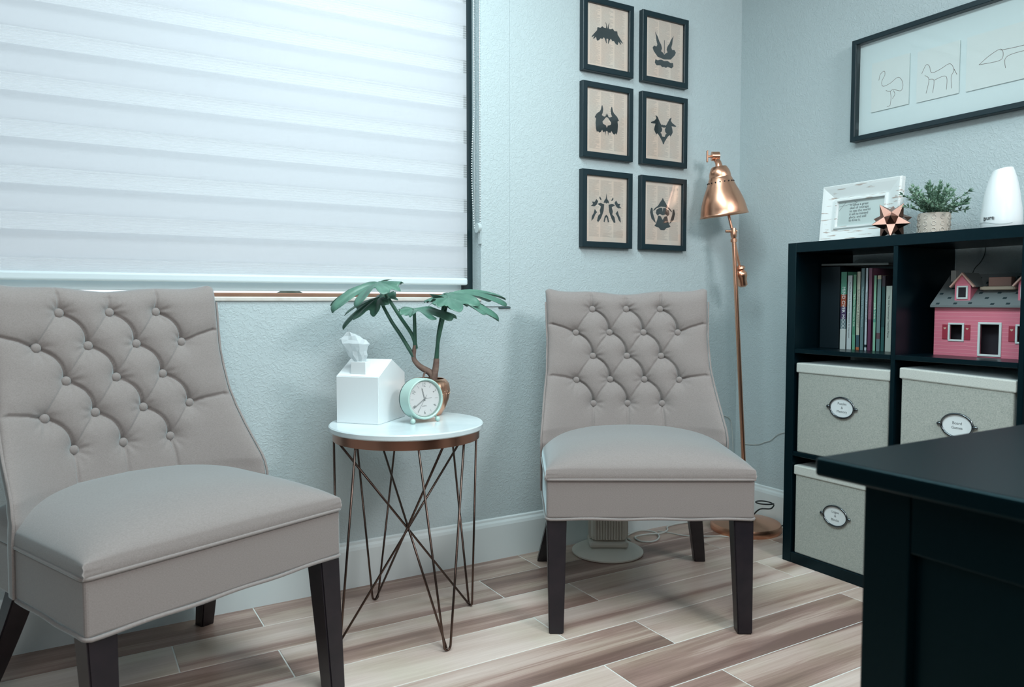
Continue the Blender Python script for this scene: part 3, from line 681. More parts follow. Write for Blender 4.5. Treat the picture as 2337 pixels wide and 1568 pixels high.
TY = mat('typewriter_ink', (84, 92, 94), .7)
text('lettering', 'It takes a great\ndeal of courage\nto see the world\nin all its tainted\nglory, and still\nto love it.', .0118, tb @ Matrix.Translation((-.046, -.0042, .105)) @ Matrix.Rotation(PI / 2, 4, 'X'), TY, pc, align='LEFT', sp=.92)
tubes('decorative_line', [[tb @ Vector(p) for p in q] for q in (((-.088, -.0043, .115), (-.062, -.0043, .145)), ((-.088, -.0043, .130), (-.02, -.0043, .138)), ((-.03, -.0043, .146), (-.018, -.0043, .137)))], .0004, TY, pc, 4)
bm = bmesh.new(); add_box(bm, -FW / 2 + .055, FW / 2 - .055, -.0065, -.0055, .055, FH - .055, 0, M=tb); frombm('glass', bm, GLASS, PF)
bm = bmesh.new(); add_box(bm, -.02, .02, .0, .004, 0, .14, .001, 1, M=Matrix.Translation((0, .056, 0)) @ Matrix.Rotation(.28, 4, 'X')); frombm('easel_leg', bm, DIST, PF)

# star
def star():
    phi = (1 + 5 ** .5) / 2; ico = [Vector(v).normalized() for v in ((0, 1, phi), (0, -1, phi), (0, 1, -phi), (0, -1, -phi), (1, phi, 0), (-1, phi, 0), (1, -phi, 0), (-1, -phi, 0), (phi, 0, 1), (-phi, 0, 1), (phi, 0, -1), (-phi, 0, -1))]
    dod = []
    for i in range(12):
        for j in range(i + 1, 12):
            for k_ in range(j + 1, 12):
                if all((ico[a] - ico[b_]).length < 1.1 for a, b_ in ((i, j), (j, k_), (i, k_))): dod.append((ico[i] + ico[j] + ico[k_]).normalized())
    V = [v * .066 for v in ico]; F = []; base = .066 * .54
    V += [v * base for v in dod]
    for i, a in enumerate(ico):
        near = sorted(range(20), key=lambda q: -dod[q].dot(a))[:5]
        u = (dod[near[0]] - a * dod[near[0]].dot(a)).normalized(); v_ = a.cross(u); near.sort(key=lambda q: math.atan2(dod[q].dot(v_), dod[q].dot(u)))
        for k_ in range(5): F.append((i, 12 + near[k_], 12 + near[(k_ + 1) % 5]))
    return V, F
V, F = star(); Rm = Matrix.Rotation(.5, 3, 'Z') @ Matrix.Rotation(math.radians(-20.9), 3, 'Y')
V = [Rm @ v for v in V]; zm = min(v.z for v in V); V = [v - Vector((0, 0, zm)) for v in V]
st = mesh('star_ornament', V, F, mat('rose_gold_facets', (160, 124, 112), .34, 1), None, False, (-.245, -.870, ZT)); tag(st, 'faceted rose gold star ornament in front of the white frame', 'ornament')

# small potted plant
SPP = thing('potted_plant', 'small bushy green plant in a beige embossed pot on the shelf', 'plant', (-.185, -.972, ZT))
POTB = mat('beige_ceramic', (190, 182, 170), .5)
pr = [(.040, 0), (.044, .004), (.046, .035), (.046, .066), (.044, .070), (.041, .070), (.040, .058), (.02, .056)]
pot = lathe('pot', pr, POTB, SPP, 40)
Ps = []
for r_ in range(3):
    for i in range(12):
        a = 2 * PI * i / 12; P = []
        for k_ in range(13):
            t = 2 * PI * k_ / 12; aa = a + .13 * math.cos(t); P.append((.0465 * math.cos(aa), .0465 * math.sin(aa), .016 + r_ * .020 + .0065 * math.sin(t)))
        Ps.append(P)
tubes('embossed_ring', Ps, .0009, mat('cream_relief', (214, 210, 202), .5), pot, 4)
LEAFS = mat('small_leaf_green', (82, 118, 98), .55, var=(60, (146, 180, 156), .15))
def bush():
    q = random.Random(11); V = []; F = []
    def leaf(p, d, n_, s):
        d = d.normalized(); sd = d.cross(n_).normalized(); n2 = sd.cross(d); b0 = len(V)
        V.extend([p, p + d * s * .35 + sd * s * .2 + n2 * s * .05, p + d * s + n2 * -s * .1, p + d * s * .35 - sd * s * .2 + n2 * s * .05, p + d * s * .5 - n2 * s * .06])
        F.extend([(b0, b0 + 1, b0 + 4), (b0 + 1, b0 + 2, b0 + 4), (b0 + 2, b0 + 3, b0 + 4), (b0 + 3, b0, b0 + 4)])
    stems = []
    for i in range(52):
        a = q.random() * 2 * PI; el = q.uniform(.05, 1.45); L_ = q.uniform(.085, .118) * (1.0 if el > .4 else .85)
        d0 = Vector((math.cos(a) * math.cos(el), math.sin(a) * math.cos(el), math.sin(el))); p = Vector((d0.x * .012, d0.y * .012, .055)); P = [p.copy()]
        d = Vector((d0.x * .5, d0.y * .5, 1)).normalized(); n = 11
        for k_ in range(n):
            d = (d * .72 + d0 * .28).normalized(); p = p + d * L_ / n; P.append(p.copy())
            if k_ > 1:
                for s in range(3):
                    rd = Vector((q.uniform(-1, 1), q.uniform(-1, 1), q.uniform(-.6, 1))); leaf(p, d * .7 + rd * .8, Vector((q.uniform(-1, 1), q.uniform(-1, 1), 1)), q.uniform(.012, .020))
        for s in range(3): leaf(p, d + Vector((q.uniform(-.5, .5), q.uniform(-.5, .5), q.uniform(-.3, .5))), Vector((q.uniform(-1, 1), q.uniform(-1, 1), .3)), .016)
        stems.append(P)
    o = mesh('foliage', V, F, LEAFS, SPP); o['kind'] = 'stuff'
    o = tubes('stems', stems, .0008, mat('small_stem_green', (60, 92, 72), .6), SPP, 4); o['kind'] = 'stuff'
bush()

# diffuser
DF = thing('aroma_diffuser', 'white tapered aroma diffuser with slanted top at right end of shelf', 'diffuser', (-.170, -1.163, ZT))
prof = [(.046, 0), (.051, .006), (.0535, .03), (.052, .06), (.045, .11), (.036, .15), (.0285, .172), (.026, .178), (.0, .180)]
V, F = lathe_data(prof, 48, True, False)
V = [Vector(v) for v in V]
for v in V:
    if v.z > .10: v.z += (v.z - .10) / .08 * v.y * -.22 * 1.0
bd = mesh('body', V, F, WHITEP, DF, True); sharp(bd)
n_ = Vector((-.9, .05, .02)).normalized()
text('lettering', 'pure', .017, basis((-.128, -.992, 0), (0, 0, 1), (-.0538, .007, .037)), mat('silver_grey_print', (128, 134, 136), .4), DF, th=.0015)
P = [(-.0545 * math.cos(t), .0545 * math.sin(t), .021 + .004 * math.sin(3 * t)) for t in [-1 + i * .1 for i in range(21)]]
tube('seam', P, .0005, mat('seam_grey', (176, 186, 188), .5), DF, 4)

# ------------------------------------------------------------------ floor lamp
LP = thing('floor_lamp', 'copper floor lamp with bell shade standing in the room corner', 'lamp', (-.165, -.215, 0))
LM = COPPER
base = lathe('base', [(.139, 0), (.140, .003), (.140, .024), (.136, .030), (.11, .036), (.06, .046), (.028, .058), (.016, .072), (.012, .085)], LM, LP, 64)
o0 = Vector((-.165, -.215, 0))
def wl(p): return Vector(p) - o0
jt = wl((-.210, -.165, 1.225)); pt = wl((-.207, -.168, 1.175))
tube('pole', [Vector((0, 0, .07)), pt], .0085, LM, LP, 16)
tube('power_switch', [Vector((0, 0, .085)), Vector((-.0035, .004, .125))], .013, LM, LP, 16)
dirp = (pt - Vector((0, 0, .07))).normalized()
tube('collar', [pt - dirp * .004, pt + dirp * .008], .013, LM, LP, 20)
tube('pivot_joint', [pt + dirp * .006, pt + dirp * .022, pt + dirp * .03, pt + dirp * .052], [.008, .012, .0125, .010], LM, LP, 16)
rt = Vector((.8616, -.5076, 0)); bk = Vector((.508, .861, 0))
jc = pt + dirp * .04
tube('thumb_screw', [jc - rt * .032, jc - rt * .012, jc + rt * .014], .0055, LM, LP, 12)
tip = wl((-.254, -.117, 1.521)) + bk * .02; kn = wl((-.184, -.194, 1.060)) + bk * .03
arm0 = tip; tube('arm', [kn, jc + bk * .014, tip - Vector((0, 0, .02))], .0055, LM, LP, 12)
dirk = (kn - jc).normalized()
lathe('counterweight', [(.008, 0), (.019, .004), (.021, .012), (.0145, .02), (.023, .03), (.024, .045), (.019, .058), (.019, .082), (.012, .088)], LM, LP, 24, M=Matrix.Translation(kn - dirk * .018) @ dirk.to_track_quat('Z', 'Y').to_matrix().to_4x4())
# knuckle + wing nut + neck
tube('knuckle', [tip - rt * .018, tip + rt * .012], .0185, LM, LP, 24)
bm = bmesh.new(); add_box(bm, -.003, .003, -.007, .007, -.024, .024, .0028, 2)
for v in bm.verts: v.co.x += -.9 * abs(v.co.z) ** 1.5 * .0; v.co.x -= 12 * v.co.z ** 2 * -1 * .8
bm.transform(Matrix.Translation(tip - rt * .040) @ basis(rt, bk, (0, 0, 0)).to_3x3().to_4x4()); frombm('wing_nut', bm, LM, LP)
tube('wing_shaft', [tip - rt * .036, tip - rt * .016], .0052, LM, LP, 12)
cap = wl((-.249, -.122, 1.476)); rim = wl((-.2205, -.1265, 1.281))
ax = (cap - rim).normalized(); h_ = (cap - rim).length
tube('neck', [cap - ax * .004, cap + ax * .008, cap + ax * .016, tip - Vector((0, 0, .012))], [.017, .013, .011, .012], LM, LP, 20)
sp_o = [(.0975, -.0015), (.0982, .0), (.0958, .002), (.0935, .008), (.0905, .025), (.0855, .048), (.0790, .068), (.0695, .092), (.0600, .112), (.0515, .133), (.0465, .147), (.0440, .152), (.0430, .1535), (.0430, .1585), (.0415, .170), (.0375, .182), (.0310, .1935), (.0290, .1962), (.0270, .1972), (.0, .1975)]
ks = h_ / .197
prof = [(r, z * ks) for r, z in sp_o] + []
inner = [(r - .0016, z * ks - .0012) for r, z in sp_o[2:-1]][::-1]
V, F = lathe_data([(max(r, .0005), z) for r, z in prof] + [(max(r, .0005), z) for r, z in [(.0004, .1955 * ks)] + inner], 72, False, False)
Ms = Matrix.Translation(rim) @ ax.to_track_quat('Z', 'Y').to_matrix().to_4x4()
n0 = 72; N_ = len(V) // n0
F += [((N_ - 1) * n0 + i, (N_ - 1) * n0 + (i + 1) % n0, (i + 1) % n0, i) for i in range(n0)]
shd = mesh('shade', [Ms @ Vector(v) for v in V], F, LM, LP, True); sharp(shd, 35)
bm = bmesh.new()
for i in range(18):
    a = 2 * PI * i / 18; r_ = .0515; bmesh.ops.create_cone(bm, cap_ends=True, segments=10, radius1=.0028, radius2=.0028, depth=.004, matrix=Ms @ Matrix.Rotation(a, 4, 'Z') @ Matrix.Translation((r_ + .0002, 0, .1335 * ks)) @ Matrix.Rotation(PI / 2 - .40, 4, 'Y'))
frombm('vent_hole', bm, mat('vent_dark', (20, 24, 26), .8), shd)
bm = bmesh.new(); bmesh.ops.create_uvsphere(bm, u_segments=20, v_segments=14, radius=.028, matrix=Ms @ Matrix.Translation((0, 0, .075))); frombm('bulb', bm, WHITEP, LP, True)

# ------------------------------------------------------------------ tufted chairs
def hwf(z):  # half width
    return np.interp(z, [.30, .50, .60, .70, .80, .97], [.2965, .2965, .286, .274, .271, .277])
def yedge(z): return np.interp(z, [.30, .44, .48, .52, .56, .60, .65, .70, .76, .82, .97], [.300, .295, .287, .298, .330, .362, .395, .420, .442, .458, .482])
def ycen(z): return .500 - .165 * (.91 - z)
BS, BZ0, BDZ = .116, .905, .0793
buttons = []
for j in range(5):
    n = 3 if j % 2 == 0 else 4
    for i in range(n): buttons.append(((i - (n - 1) / 2) * BS, BZ0 - j * BDZ, j, i))
folds = []   # (polyline, strong)
def arc(a, b_, bulge, n=9):
    a = np.array(a); b_ = np.array(b_); d = b_ - a; nn = np.array([-d[1], d[0]]); return [a + d * t + nn * bulge * 4 * t * (1 - t) for t in np.linspace(0, 1, n)]
Bd = {(j, i): (x, z) for x, z, j, i in buttons}
for (j, i), (x, z) in Bd.items():
    if j < 4:
        for (j2, i2), (x2, z2) in Bd.items():
            if j2 == j + 1 and abs(abs(x2 - x) - BS / 2) < .01:
                if x2 > x: folds.append((arc((x, z), (x2, z2), .17), 1.0))
                else: folds.append((arc((x, z), (x2, z2), -.05), .42))
    if j == 0: folds.append(([np.array((x, z)), np.array((x * 1.02, z + .035)), np.array((x * 1.05, 1.0))], .6))
    if j == 4: folds.append(([np.array((x, z)), np.array((x * 1.02, z - .05)), np.array((x * 1.05, .42))], .6))
    if j in (1, 3) and abs(x) > .12:
        s = math.copysign(1, x); dz = .012 if j == 1 else -.0
        folds.append(([np.array((x, z)), np.array((x + s * .04, z + .012 + dz * .5)), np.array((x + s * .08, z + .018 + dz)), np.array((x + s * .16, z + .010 + dz))], .8))
def tuft(X, Z):
    D = np.zeros_like(X); dmin = np.full_like(X, 9.)
    for x, z, _, _ in buttons:
        dmin = np.minimum(dmin, np.hypot(X - x, (Z - z)))
    D += .021 * np.exp(-(dmin / .021) ** 1.25) 
    F1 = np.zeros_like(X)
    for pl, s in folds:
        dd_ = np.full_like(X, 9.)
        for a, b_ in zip(pl[:-1], pl[1:]):
            d = b_ - a; L2 = d @ d; t = np.clip(((X - a[0]) * d[0] + (Z - a[1]) * d[1]) / L2, 0, 1)
            dd_ = np.minimum(dd_, np.hypot(X - a[0] - t * d[0], Z - a[1] - t * d[1]))
        F1 = np.maximum(F1, s * (.0085 * np.exp(-(dd_ / .0030) ** 2) + .0085 * np.exp(-(dd_ / .018) ** 1.4)))
    W_ = np.zeros_like(X)
    for k_, (x, z, _, _) in enumerate(buttons):
        r = np.hypot(X - x, Z - z); th = np.arctan2(Z - z, X - x)
        W_ += .0013 * np.exp(-((r - .022) / .016) ** 2) * np.cos(9 * th + k_ * 1.7) * (.5 + .5 * np.cos(th - 1.57 + k_))
    return D + F1 + W_
def chair_back(parent):
    NU, NV = 230, 200
    # dense parameterisation, rounder at edges
    s = np.linspace(-1, 1, NU); u = np.sign(s) * (1 - (1 - np.abs(s)) ** 1.35)
    t = np.linspace(0, 1, NV); v = 1 - (1 - t) ** 1.3; v = v / v[-1]
    Ug, Vg = np.meshgrid(u, v)
    zt_ = .960 + .021 * np.abs(Ug) ** 2.5 - .012 * np.clip((np.abs(Ug) - .93) / .07, 0, 1) ** 2 - .004 * np.cos(Ug * PI * 2.45)
    Z = .322 + (zt_ - .322) * Vg
    HW = hwf(Z); X = Ug * HW
    yc = ycen(Z); ye = yedge(Z); Y = yc - (yc - ye) * np.abs(Ug) ** 3.0
    T = .066
    e = np.sqrt(np.clip(1 - np.abs(Ug) ** 14, 0, 1)) * np.sqrt(np.clip(1 - np.clip((Vg - .93) / .07, 0, 1) ** 2.2, 0, 1))
    D = tuft(X, Z) * np.clip((1 - np.abs(Ug)) * 14, 0, 1)
    D *= np.clip((1.0 - Vg) * 40, .25, 1)
    front = Y - .012 + T / 2 * (1 - e) + D
    back = Y + .002 + T / 2 + T / 2 * e - .002
    # outward splay of the rear shell
    V = np.concatenate([np.stack([X, front, Z], -1).reshape(-1, 3), np.stack([X * 1.0, back, Z], -1).reshape(-1, 3)])
    F = []; N = NU * NV
    idx = np.arange(N).reshape(NV, NU)
    a = idx[:-1, :-1].ravel(); b_ = idx[:-1, 1:].ravel(); c_ = idx[1:, 1:].ravel(); d = idx[1:, :-1].ravel()
    F = np.concatenate([np.stack([a, b_, c_, d], -1), np.stack([d, c_, b_, a], -1) + N]).tolist()
    for i in range(NV - 1):
        F.append((idx[i, 0], idx[i + 1, 0], idx[i + 1, 0] + N, idx[i, 0] + N)); F.append((idx[i + 1, -1], idx[i, -1], idx[i, -1] + N, idx[i + 1, -1] + N))
    for i in range(NU - 1):
        F.append((idx[0, i + 1], idx[0, i], idx[0, i] + N, idx[0, i + 1] + N)); F.append((idx[-1, i], idx[-1, i + 1], idx[-1, i + 1] + N, idx[-1, i] + N))
    o = mesh('backrest', V.tolist(), F, CHAIRF, parent, True)
    def surf(x, z):
        hw = float(hwf(z)); u_ = x / hw; yc_ = ycen(z); return yc_ - (yc_ - float(yedge(z))) * abs(u_) ** 3 - .012
    return o, surf
AW = .292
def chair_seat(parent):
    # cushion: super-elliptic dome
    NU = NV = 104; z0 = .431; V = []; F = []; K = 7; n_in = NU - 2 * K
    def um(i):
        d = min(i, NU - 1 - i)
        if d < K: return -1. if i < NU / 2 else 1.
        q = -1 + 2 * (i - K) / (n_in - 1); return math.copysign(1 - (1 - abs(q)) ** 1.6, q)
    yy0, yy1 = .000, .50
    for j in range(NV):
        v = um(j)
        for i in range(NU):
            a = um(i); k = min(i, NU - 1 - i, j, NV - 1 - j); t = min(k, K) / K
            bulge = .0028 * math.sin(PI * min(1, .15 + .85 * t)) if k < K else 0
            x = a * AW + (a * bulge if abs(a) == 1 else 0); y = (yy0 + yy1) / 2 + v * (yy1 - yy0) / 2 + (v * bulge if abs(v) == 1 else 0)
            e = (1 - abs(a) ** 9) ** .6 * (1 - abs(v) ** 9) ** .6 if k >= K else 0
            front = 1 - max(0, -v) ** 2.6
            dome = .036 * (1 - a * a) ** .75 * (.12 + .88 * front if v < 0 else 1)
            z = z0 + .030 * t + .024 * e + dome * (e if k >= K else 0)
            cr = max(0, 1 - math.hypot(abs(a) - 1, v + 1) / .16)
            if k < K and cr > 0: y += 0.0012 * cr * math.sin(t * 16); x += a * 0.0012 * cr * math.sin(t * 16 + 1)
            V.append((x, y, z))
    for j in range(NV - 1):
        for i in range(NU - 1): F.append((j * NU + i, j * NU + i + 1, (j + 1) * NU + i + 1, (j + 1) * NU + i))
    ring = [i for i in range(NU)] + [(j + 1) * NU - 1 for j in range(1, NV)] + [(NV - 1) * NU + i for i in range(NU - 2, -1, -1)] + [j * NU for j in range(NV - 2, 0, -1)]
    F.append(tuple(ring[::-1]))
    return mesh('seat_cushion', V, F, CHAIRF, parent, True)
def make_chair(label, loc, rz):
    t = thing('tufted_chair', label, 'chair', loc, rz, 'tufted grey slipper chairs')
    bk_, surf = chair_back(t); chair_seat(t)
    ap = box('apron', -AW, AW, 0, .50, .322, .432, CHAIRF, t, .007, 3)
    def loop(z, off, yb, wav=0):
        P = []; A = AW + off
        for q in np.linspace(yb, -off + .01, 14): P.append((-A, q, z + wav * math.sin(q * 40)))
        P.append((-A + .003, -off + .003, z))
        for q in np.linspace(-A + .01, A - .01, 30): P.append((q, -off, z + wav * math.sin(q * 33 + 1)))
        P.append((A - .003, -off + .003, z))
        for q in np.linspace(-off + .01, yb, 14): P.append((A, q, z + wav * math.sin(q * 40)))
        return P
    tube('piping', loop(.4335, .0015, .31), .0042, CHAIRF, t, 8)
    tube('piping', loop(.3215, .0005, .31, .0012), .0042, CHAIRF, t, 8)
    for s in (-1, 1):
        P = [(s * (float(hwf(z)) + .001), float(yedge(z)) + .010, z) for z in np.linspace(.325, .93, 40)]
        tube('piping', P, .0032, CHAIRF, t, 6)
    me = None
    for x, z, j, i in buttons:
        if me is None:
            bm = bmesh.new(); bmesh.ops.create_uvsphere(bm, u_segments=20, v_segments=12, radius=.0112)
            bm.transform(Matrix.Diagonal((1, .55, 1, 1))); o = frombm('button', bm, CHAIRF, t, True); me = o.data
        else: o = bpy.data.objects.new('button', me); link(o, t)
        o.location = (x, surf(x, z) + .0205, z)
    for s in (-1, 1):
        bm = bmesh.new()
        r = bmesh.ops.create_cube(bm, size=1)
        for v in r['verts']:
            top_ = v.co.z > 0; hw2 = .028 if top_ else .0205
            v.co = Vector((s * (.262 - (0 if top_ else .0)) + math.copysign(hw2, v.co.x) + (s * .0 if top_ else s * .002), .030 + math.copysign(hw2, v.co.y) - (0 if top_ else .030), .325 if top_ else 0))
        bmesh.ops.bevel(bm, geom=bm.edges[:], offset=.003, segments=2, affect='EDGES'); frombm('leg', bm, DARKLEG, t)
        # splayed rear leg, gently curved
        bm = bmesh.new(); rings = []
        for k_ in range(9):
            q = k_ / 8; z = .33 * (1 - q); y = .465 + .128 * q ** 1.3; x = s * (.214 + .068 * q); hw2 = .026 - .007 * q
            rings.append([bm.verts.new((x + sx * hw2, y + sy * hw2, z)) for sx, sy in ((-1, -1), (1, -1), (1, 1), (-1, 1))])
        for a, b_ in zip(rings[:-1], rings[1:]):
            for i in range(4): bm.faces.new((a[i], a[(i + 1) % 4], b_[(i + 1) % 4], b_[i])[::-1])
        bm.faces.new(rings[0]); bm.faces.new(rings[-1][::-1]); bmesh.ops.recalc_face_normals(bm, faces=bm.faces[:])
        bmesh.ops.bevel(bm, geom=[e for e in bm.edges if abs(e.verts[0].co.z - e.verts[1].co.z) > .02], offset=.003, segments=2, affect='EDGES')
        frombm('leg', bm, DARKLEG, t)
    box('dust_cover', -AW + .02, AW - .02, .02, .48, .318, .3225, mat('black_dust_cover', (10, 14, 18), .9), t, 0)
    return t
def copy_tree(o, parent=None):
    c_ = o.copy(); C.objects.link(c_); c_.parent = parent
    for ch in list(o.children): copy_tree(ch, c_)
    return c_
chair = make_chair('tufted grey linen chair by the right wall corner, beneath the ink pictures', (-1.1435, -.7548, 0), -.5389)
ch2 = copy_tree(chair); ch2.location = (-2.2539, -.7133, 0); ch2.rotation_euler = (0, 0, .39)
ch2['label'] = 'tufted grey linen chair in front of the window, nearest the camera at left'

# ------------------------------------------------------------------ side table
TX, TY_ = -1.7101, -.3614
TB = thing('side_table', 'round white marble side table with crossing copper wire legs', 'side table', (TX, TY_, 0))
def marble():
    m = mat('white_marble', (222, 234, 236), .18, var=(6, (205, 220, 224), .12)); return m
R_ = .2178
lathe('table_top', [(R_ - .003, .572), (R_, .575), (R_, .5855), (R_ - .003, .5885), (.0005, .5885)], marble(), TB, 96, cap1=False)
lathe('rim_band', [(.2045, .546), (.2070, .546), (.2070, .572), (.2045, .572), (.2045, .546)], mat('brushed_copper_band', (160, 118, 100), .3, 1), TB, 96, cap0=False, cap1=False, smooth=True)
for q in range(4):
    a = .1046 + (q - 1) * PI / 2; fr_, rr_ = .2138, .2035
    foot = Vector((fr_ * math.cos(a), fr_ * math.sin(a), .0034)); tn = Vector((-math.sin(a), math.cos(a), 0))
    e1 = Vector((rr_ * math.cos(a - .35), rr_ * math.sin(a - .35), .548)); e2 = Vector((rr_ * math.cos(a + .35), rr_ * math.sin(a + .35), .548)); e3 = Vector((rr_ * math.cos(a + PI), rr_ * math.sin(a + PI), .548))
    P = [e1] + [foot + tn * (-.010 * math.cos(k_ * PI / 8)) * 1.0 + Vector((0, 0, .012 * (1 - math.sin(k_ * PI / 8)))) for k_ in range(9)] + [e2]
    V, F = tube_data(P, .0033, 8); g_, f_ = tube_data([foot + Vector((-.004 * math.cos(a), -.004 * math.sin(a), .003)), e3 + Vector((math.cos(a + PI / 2), math.sin(a + PI / 2), 0)) * .004], .0033, 8, base=len(V))
    lg = mesh('leg', V + g_, F + f_, BRONZE, TB, True)

# ------------------------------------------------------------------ tissue box
ZTB = .5886
TBX = thing('tissue_box', 'white house shaped tissue box cover with a chimney on marble table', 'tissue box', (-1.797, -.370, ZTB), math.radians(41.9))
GW, GD, EV, RD = .167, .133, .133, .178      # gable width, depth, eave, ridge
# local x along gable front (F->R), local y along F->L
V = [(0, 0, 0), (GW, 0, 0), (GW, 0, EV), (GW / 2, 0, RD), (0, 0, EV), (0, GD, 0), (GW, GD, 0), (GW, GD, EV), (GW / 2, GD, RD), (0, GD, EV)]
bm = bmesh.new(); vs = [bm.verts.new(v) for v in V]
for f in ((0, 1, 2, 3, 4), (9, 8, 7, 6, 5), (0, 5, 6, 1), (1, 6, 7, 2), (2, 7, 8, 3), (3, 8, 9, 4), (4, 9, 5, 0)): bm.faces.new([vs[i] for i in f])
bmesh.ops.recalc_face_normals(bm, faces=bm.faces[:]); bmesh.ops.bevel(bm, geom=bm.edges[:], offset=.0014, segments=2, affect='EDGES')
frombm('house_body', bm, WHITEP, TBX)
bm = bmesh.new(); add_box(bm, .010, .040, .045, .092, EV - .0, EV + .041, .001, 1); chm = frombm('chimney', bm, WHITEP, TBX)
TISS = cloth('soft_tissue', 0, (235, 242, 244))
def tissue():
    q = random.Random(8); V = []; F = []; n = 15; m_ = 9; c0 = Vector((.025, .068, EV + .036))
    for j in range(m_):
        t = j / (m_ - 1)
        for i in range(n):
            a = 2 * PI * i / n
            r = .013 + .030 * math.sin(t * PI * .62) ** 1.2 * (1 + .16 * math.sin(3 * a + 1) + .10 * math.sin(5 * a + 2)); z = .092 * t - .016 * max(0, t - .62) * 3 * (.6 + .4 * math.cos(a))
            if t > .7: r *= 1 - (t - .7) * 2.2
            lean = Vector((-.006 * t, .026 * t, 0))
            j_ = Vector((q.uniform(-1, 1), q.uniform(-1, 1), q.uniform(-1, 1))) * .0034 * (t > .05)
            V.append(c0 + lean + Vector((r * math.cos(a) * .62, r * math.sin(a) * 1.0, z)) + j_)
    for j in range(m_ - 1):
        for i in range(n): F.append((j * n + i, j * n + (i + 1) % n, (j + 1) * n + (i + 1) % n, (j + 1) * n + i))
    return mesh('tissue', V, F, TISS, TBX, False)
tissue()

# ------------------------------------------------------------------ alarm clock
MINT = mat('mint_enamel', (178, 206, 198), .35); CKB = mat('clock_back_dark', (40, 60, 62), .4); FACE = mat('clock_face_white', (244, 248, 248), .5); HANDM = mat('clock_hand_dark', (50, 66, 68), .4)
cr = .0585; CK = thing('alarm_clock', 'round mint green alarm clock with white dial on marble table', 'clock', (-1.671, -.385, ZTB), math.radians(8))
cz = .0085 + cr; Mc = Matrix.Translation((0, 0, cz)) @ Matrix.Rotation(math.radians(-3), 4, 'X') @ Matrix.Rotation(PI / 2, 4, 'X')   # local z -> -Y (towards viewer)
lathe('case', [(cr - .002, -.030), (cr, -.028), (cr, .014), (cr - .001, .017), (cr - .004, .018), (cr - .0065, .016), (cr - .0085, .008), (.0005, .008)], MINT, CK, 72, M=Mc, cap1=False)
lathe('back_ring', [(cr - .004, -.034), (cr - .0005, -.033), (cr - .0005, -.030), (cr - .004, -.0295)], CKB, CK, 72, M=Mc)
dial = lathe('dial', [(cr - .009, .0082), (cr - .0092, .0092), (.0005, .0092)], FACE, CK, 72, M=Mc, cap1=False)
MD = Mc @ Matrix.Translation((0, 0, .0095)); rd = cr - .0095
for s, ang in (('12', 0), ('2', 60), ('4', 120), ('6', 180), ('8', 240), ('10', 300)):
    a = math.radians(ang); rr_ = rd * .80; up = ang if ang not in (180,) else 0
    text('numeral', s, .0155, MD @ Matrix.Translation((math.sin(a) * rr_, math.cos(a) * rr_, 0)) @ Matrix.Rotation(-math.radians(up), 4, 'Z') @ Matrix.Diagonal((.7, 1, 1, 1)), HANDM, dial, th=.0001, bold=-.0002)
bm = bmesh.new()
for k_ in range(60):
    a = 2 * PI * k_ / 60
    add_box(bm, -.0001, .0001, rd * .93, rd * .97, 0, .0002, M=MD @ Matrix.Rotation(-a, 4, 'Z'))
    if k_ % 10 == 5: add_box(bm, -.00018, .00018, rd * .72, rd * .9, 0, .0002, M=MD @ Matrix.Rotation(-a, 4, 'Z'))
frombm('tick_marks', bm, HANDM, dial)
text('lettering', 'QUARTZ', .0036, MD @ Matrix.Translation((-.001, -rd * .42, 0)), HANDM, dial, th=.0001)
def hand(name, ang, l, w0, tail=.006, z=.001, hollow=True):
    bm = bmesh.new(); M = MD @ Matrix.Translation((0, 0, z)) @ Matrix.Rotation(-math.radians(ang), 4, 'Z')
    if hollow:
        for s in (-1, 1): add_box(bm, s * w0 - .00035, s * w0 + .00035, -tail, l * .9, 0, .0003, M=M)
        add_box(bm, -w0, w0, l * .9 - .0006, l * .9, 0, .0003, M=M); add_box(bm, -.0003, .0003, l * .9, l, 0, .0003, M=M)
    else: add_box(bm, -w0, w0, -tail, l, 0, .0003, M=M)
    return frombm(name, bm, HANDM, CK)
hand('hour_hand', -14, rd * .66, .0011); hand('minute_hand', 236, rd * .93, .0010, z=.0016); hand('second_hand', 213, rd * .88, .00025, .013, .0022, False); hand('alarm_hand', 86, rd * .50, .00025, .0, .0006, False)
lathe('hub', [(.002, .0092), (.002, .0125), (.0005, .013)], mat('hub_steel', (190, 196, 196), .3, 1), CK, 16, M=Mc)
lathe('crystal', [(cr - .0065, .0155), (.0005, .0158)], GLASS, CK, 48, M=Mc, cap0=False, cap1=False)
for s in (-1, 1):
    bm = bmesh.new(); bmesh.ops.create_uvsphere(bm, u_segments=20, v_segments=14, radius=.0074, matrix=Matrix.Translation((s * .041, -.014, .0074)))
    frombm('foot', bm, MINT, CK, True)
    tube('foot_stem', [(s * .041, -.012, .009), (s * .036, -.002, .022)], .0028, MINT, CK, 8)

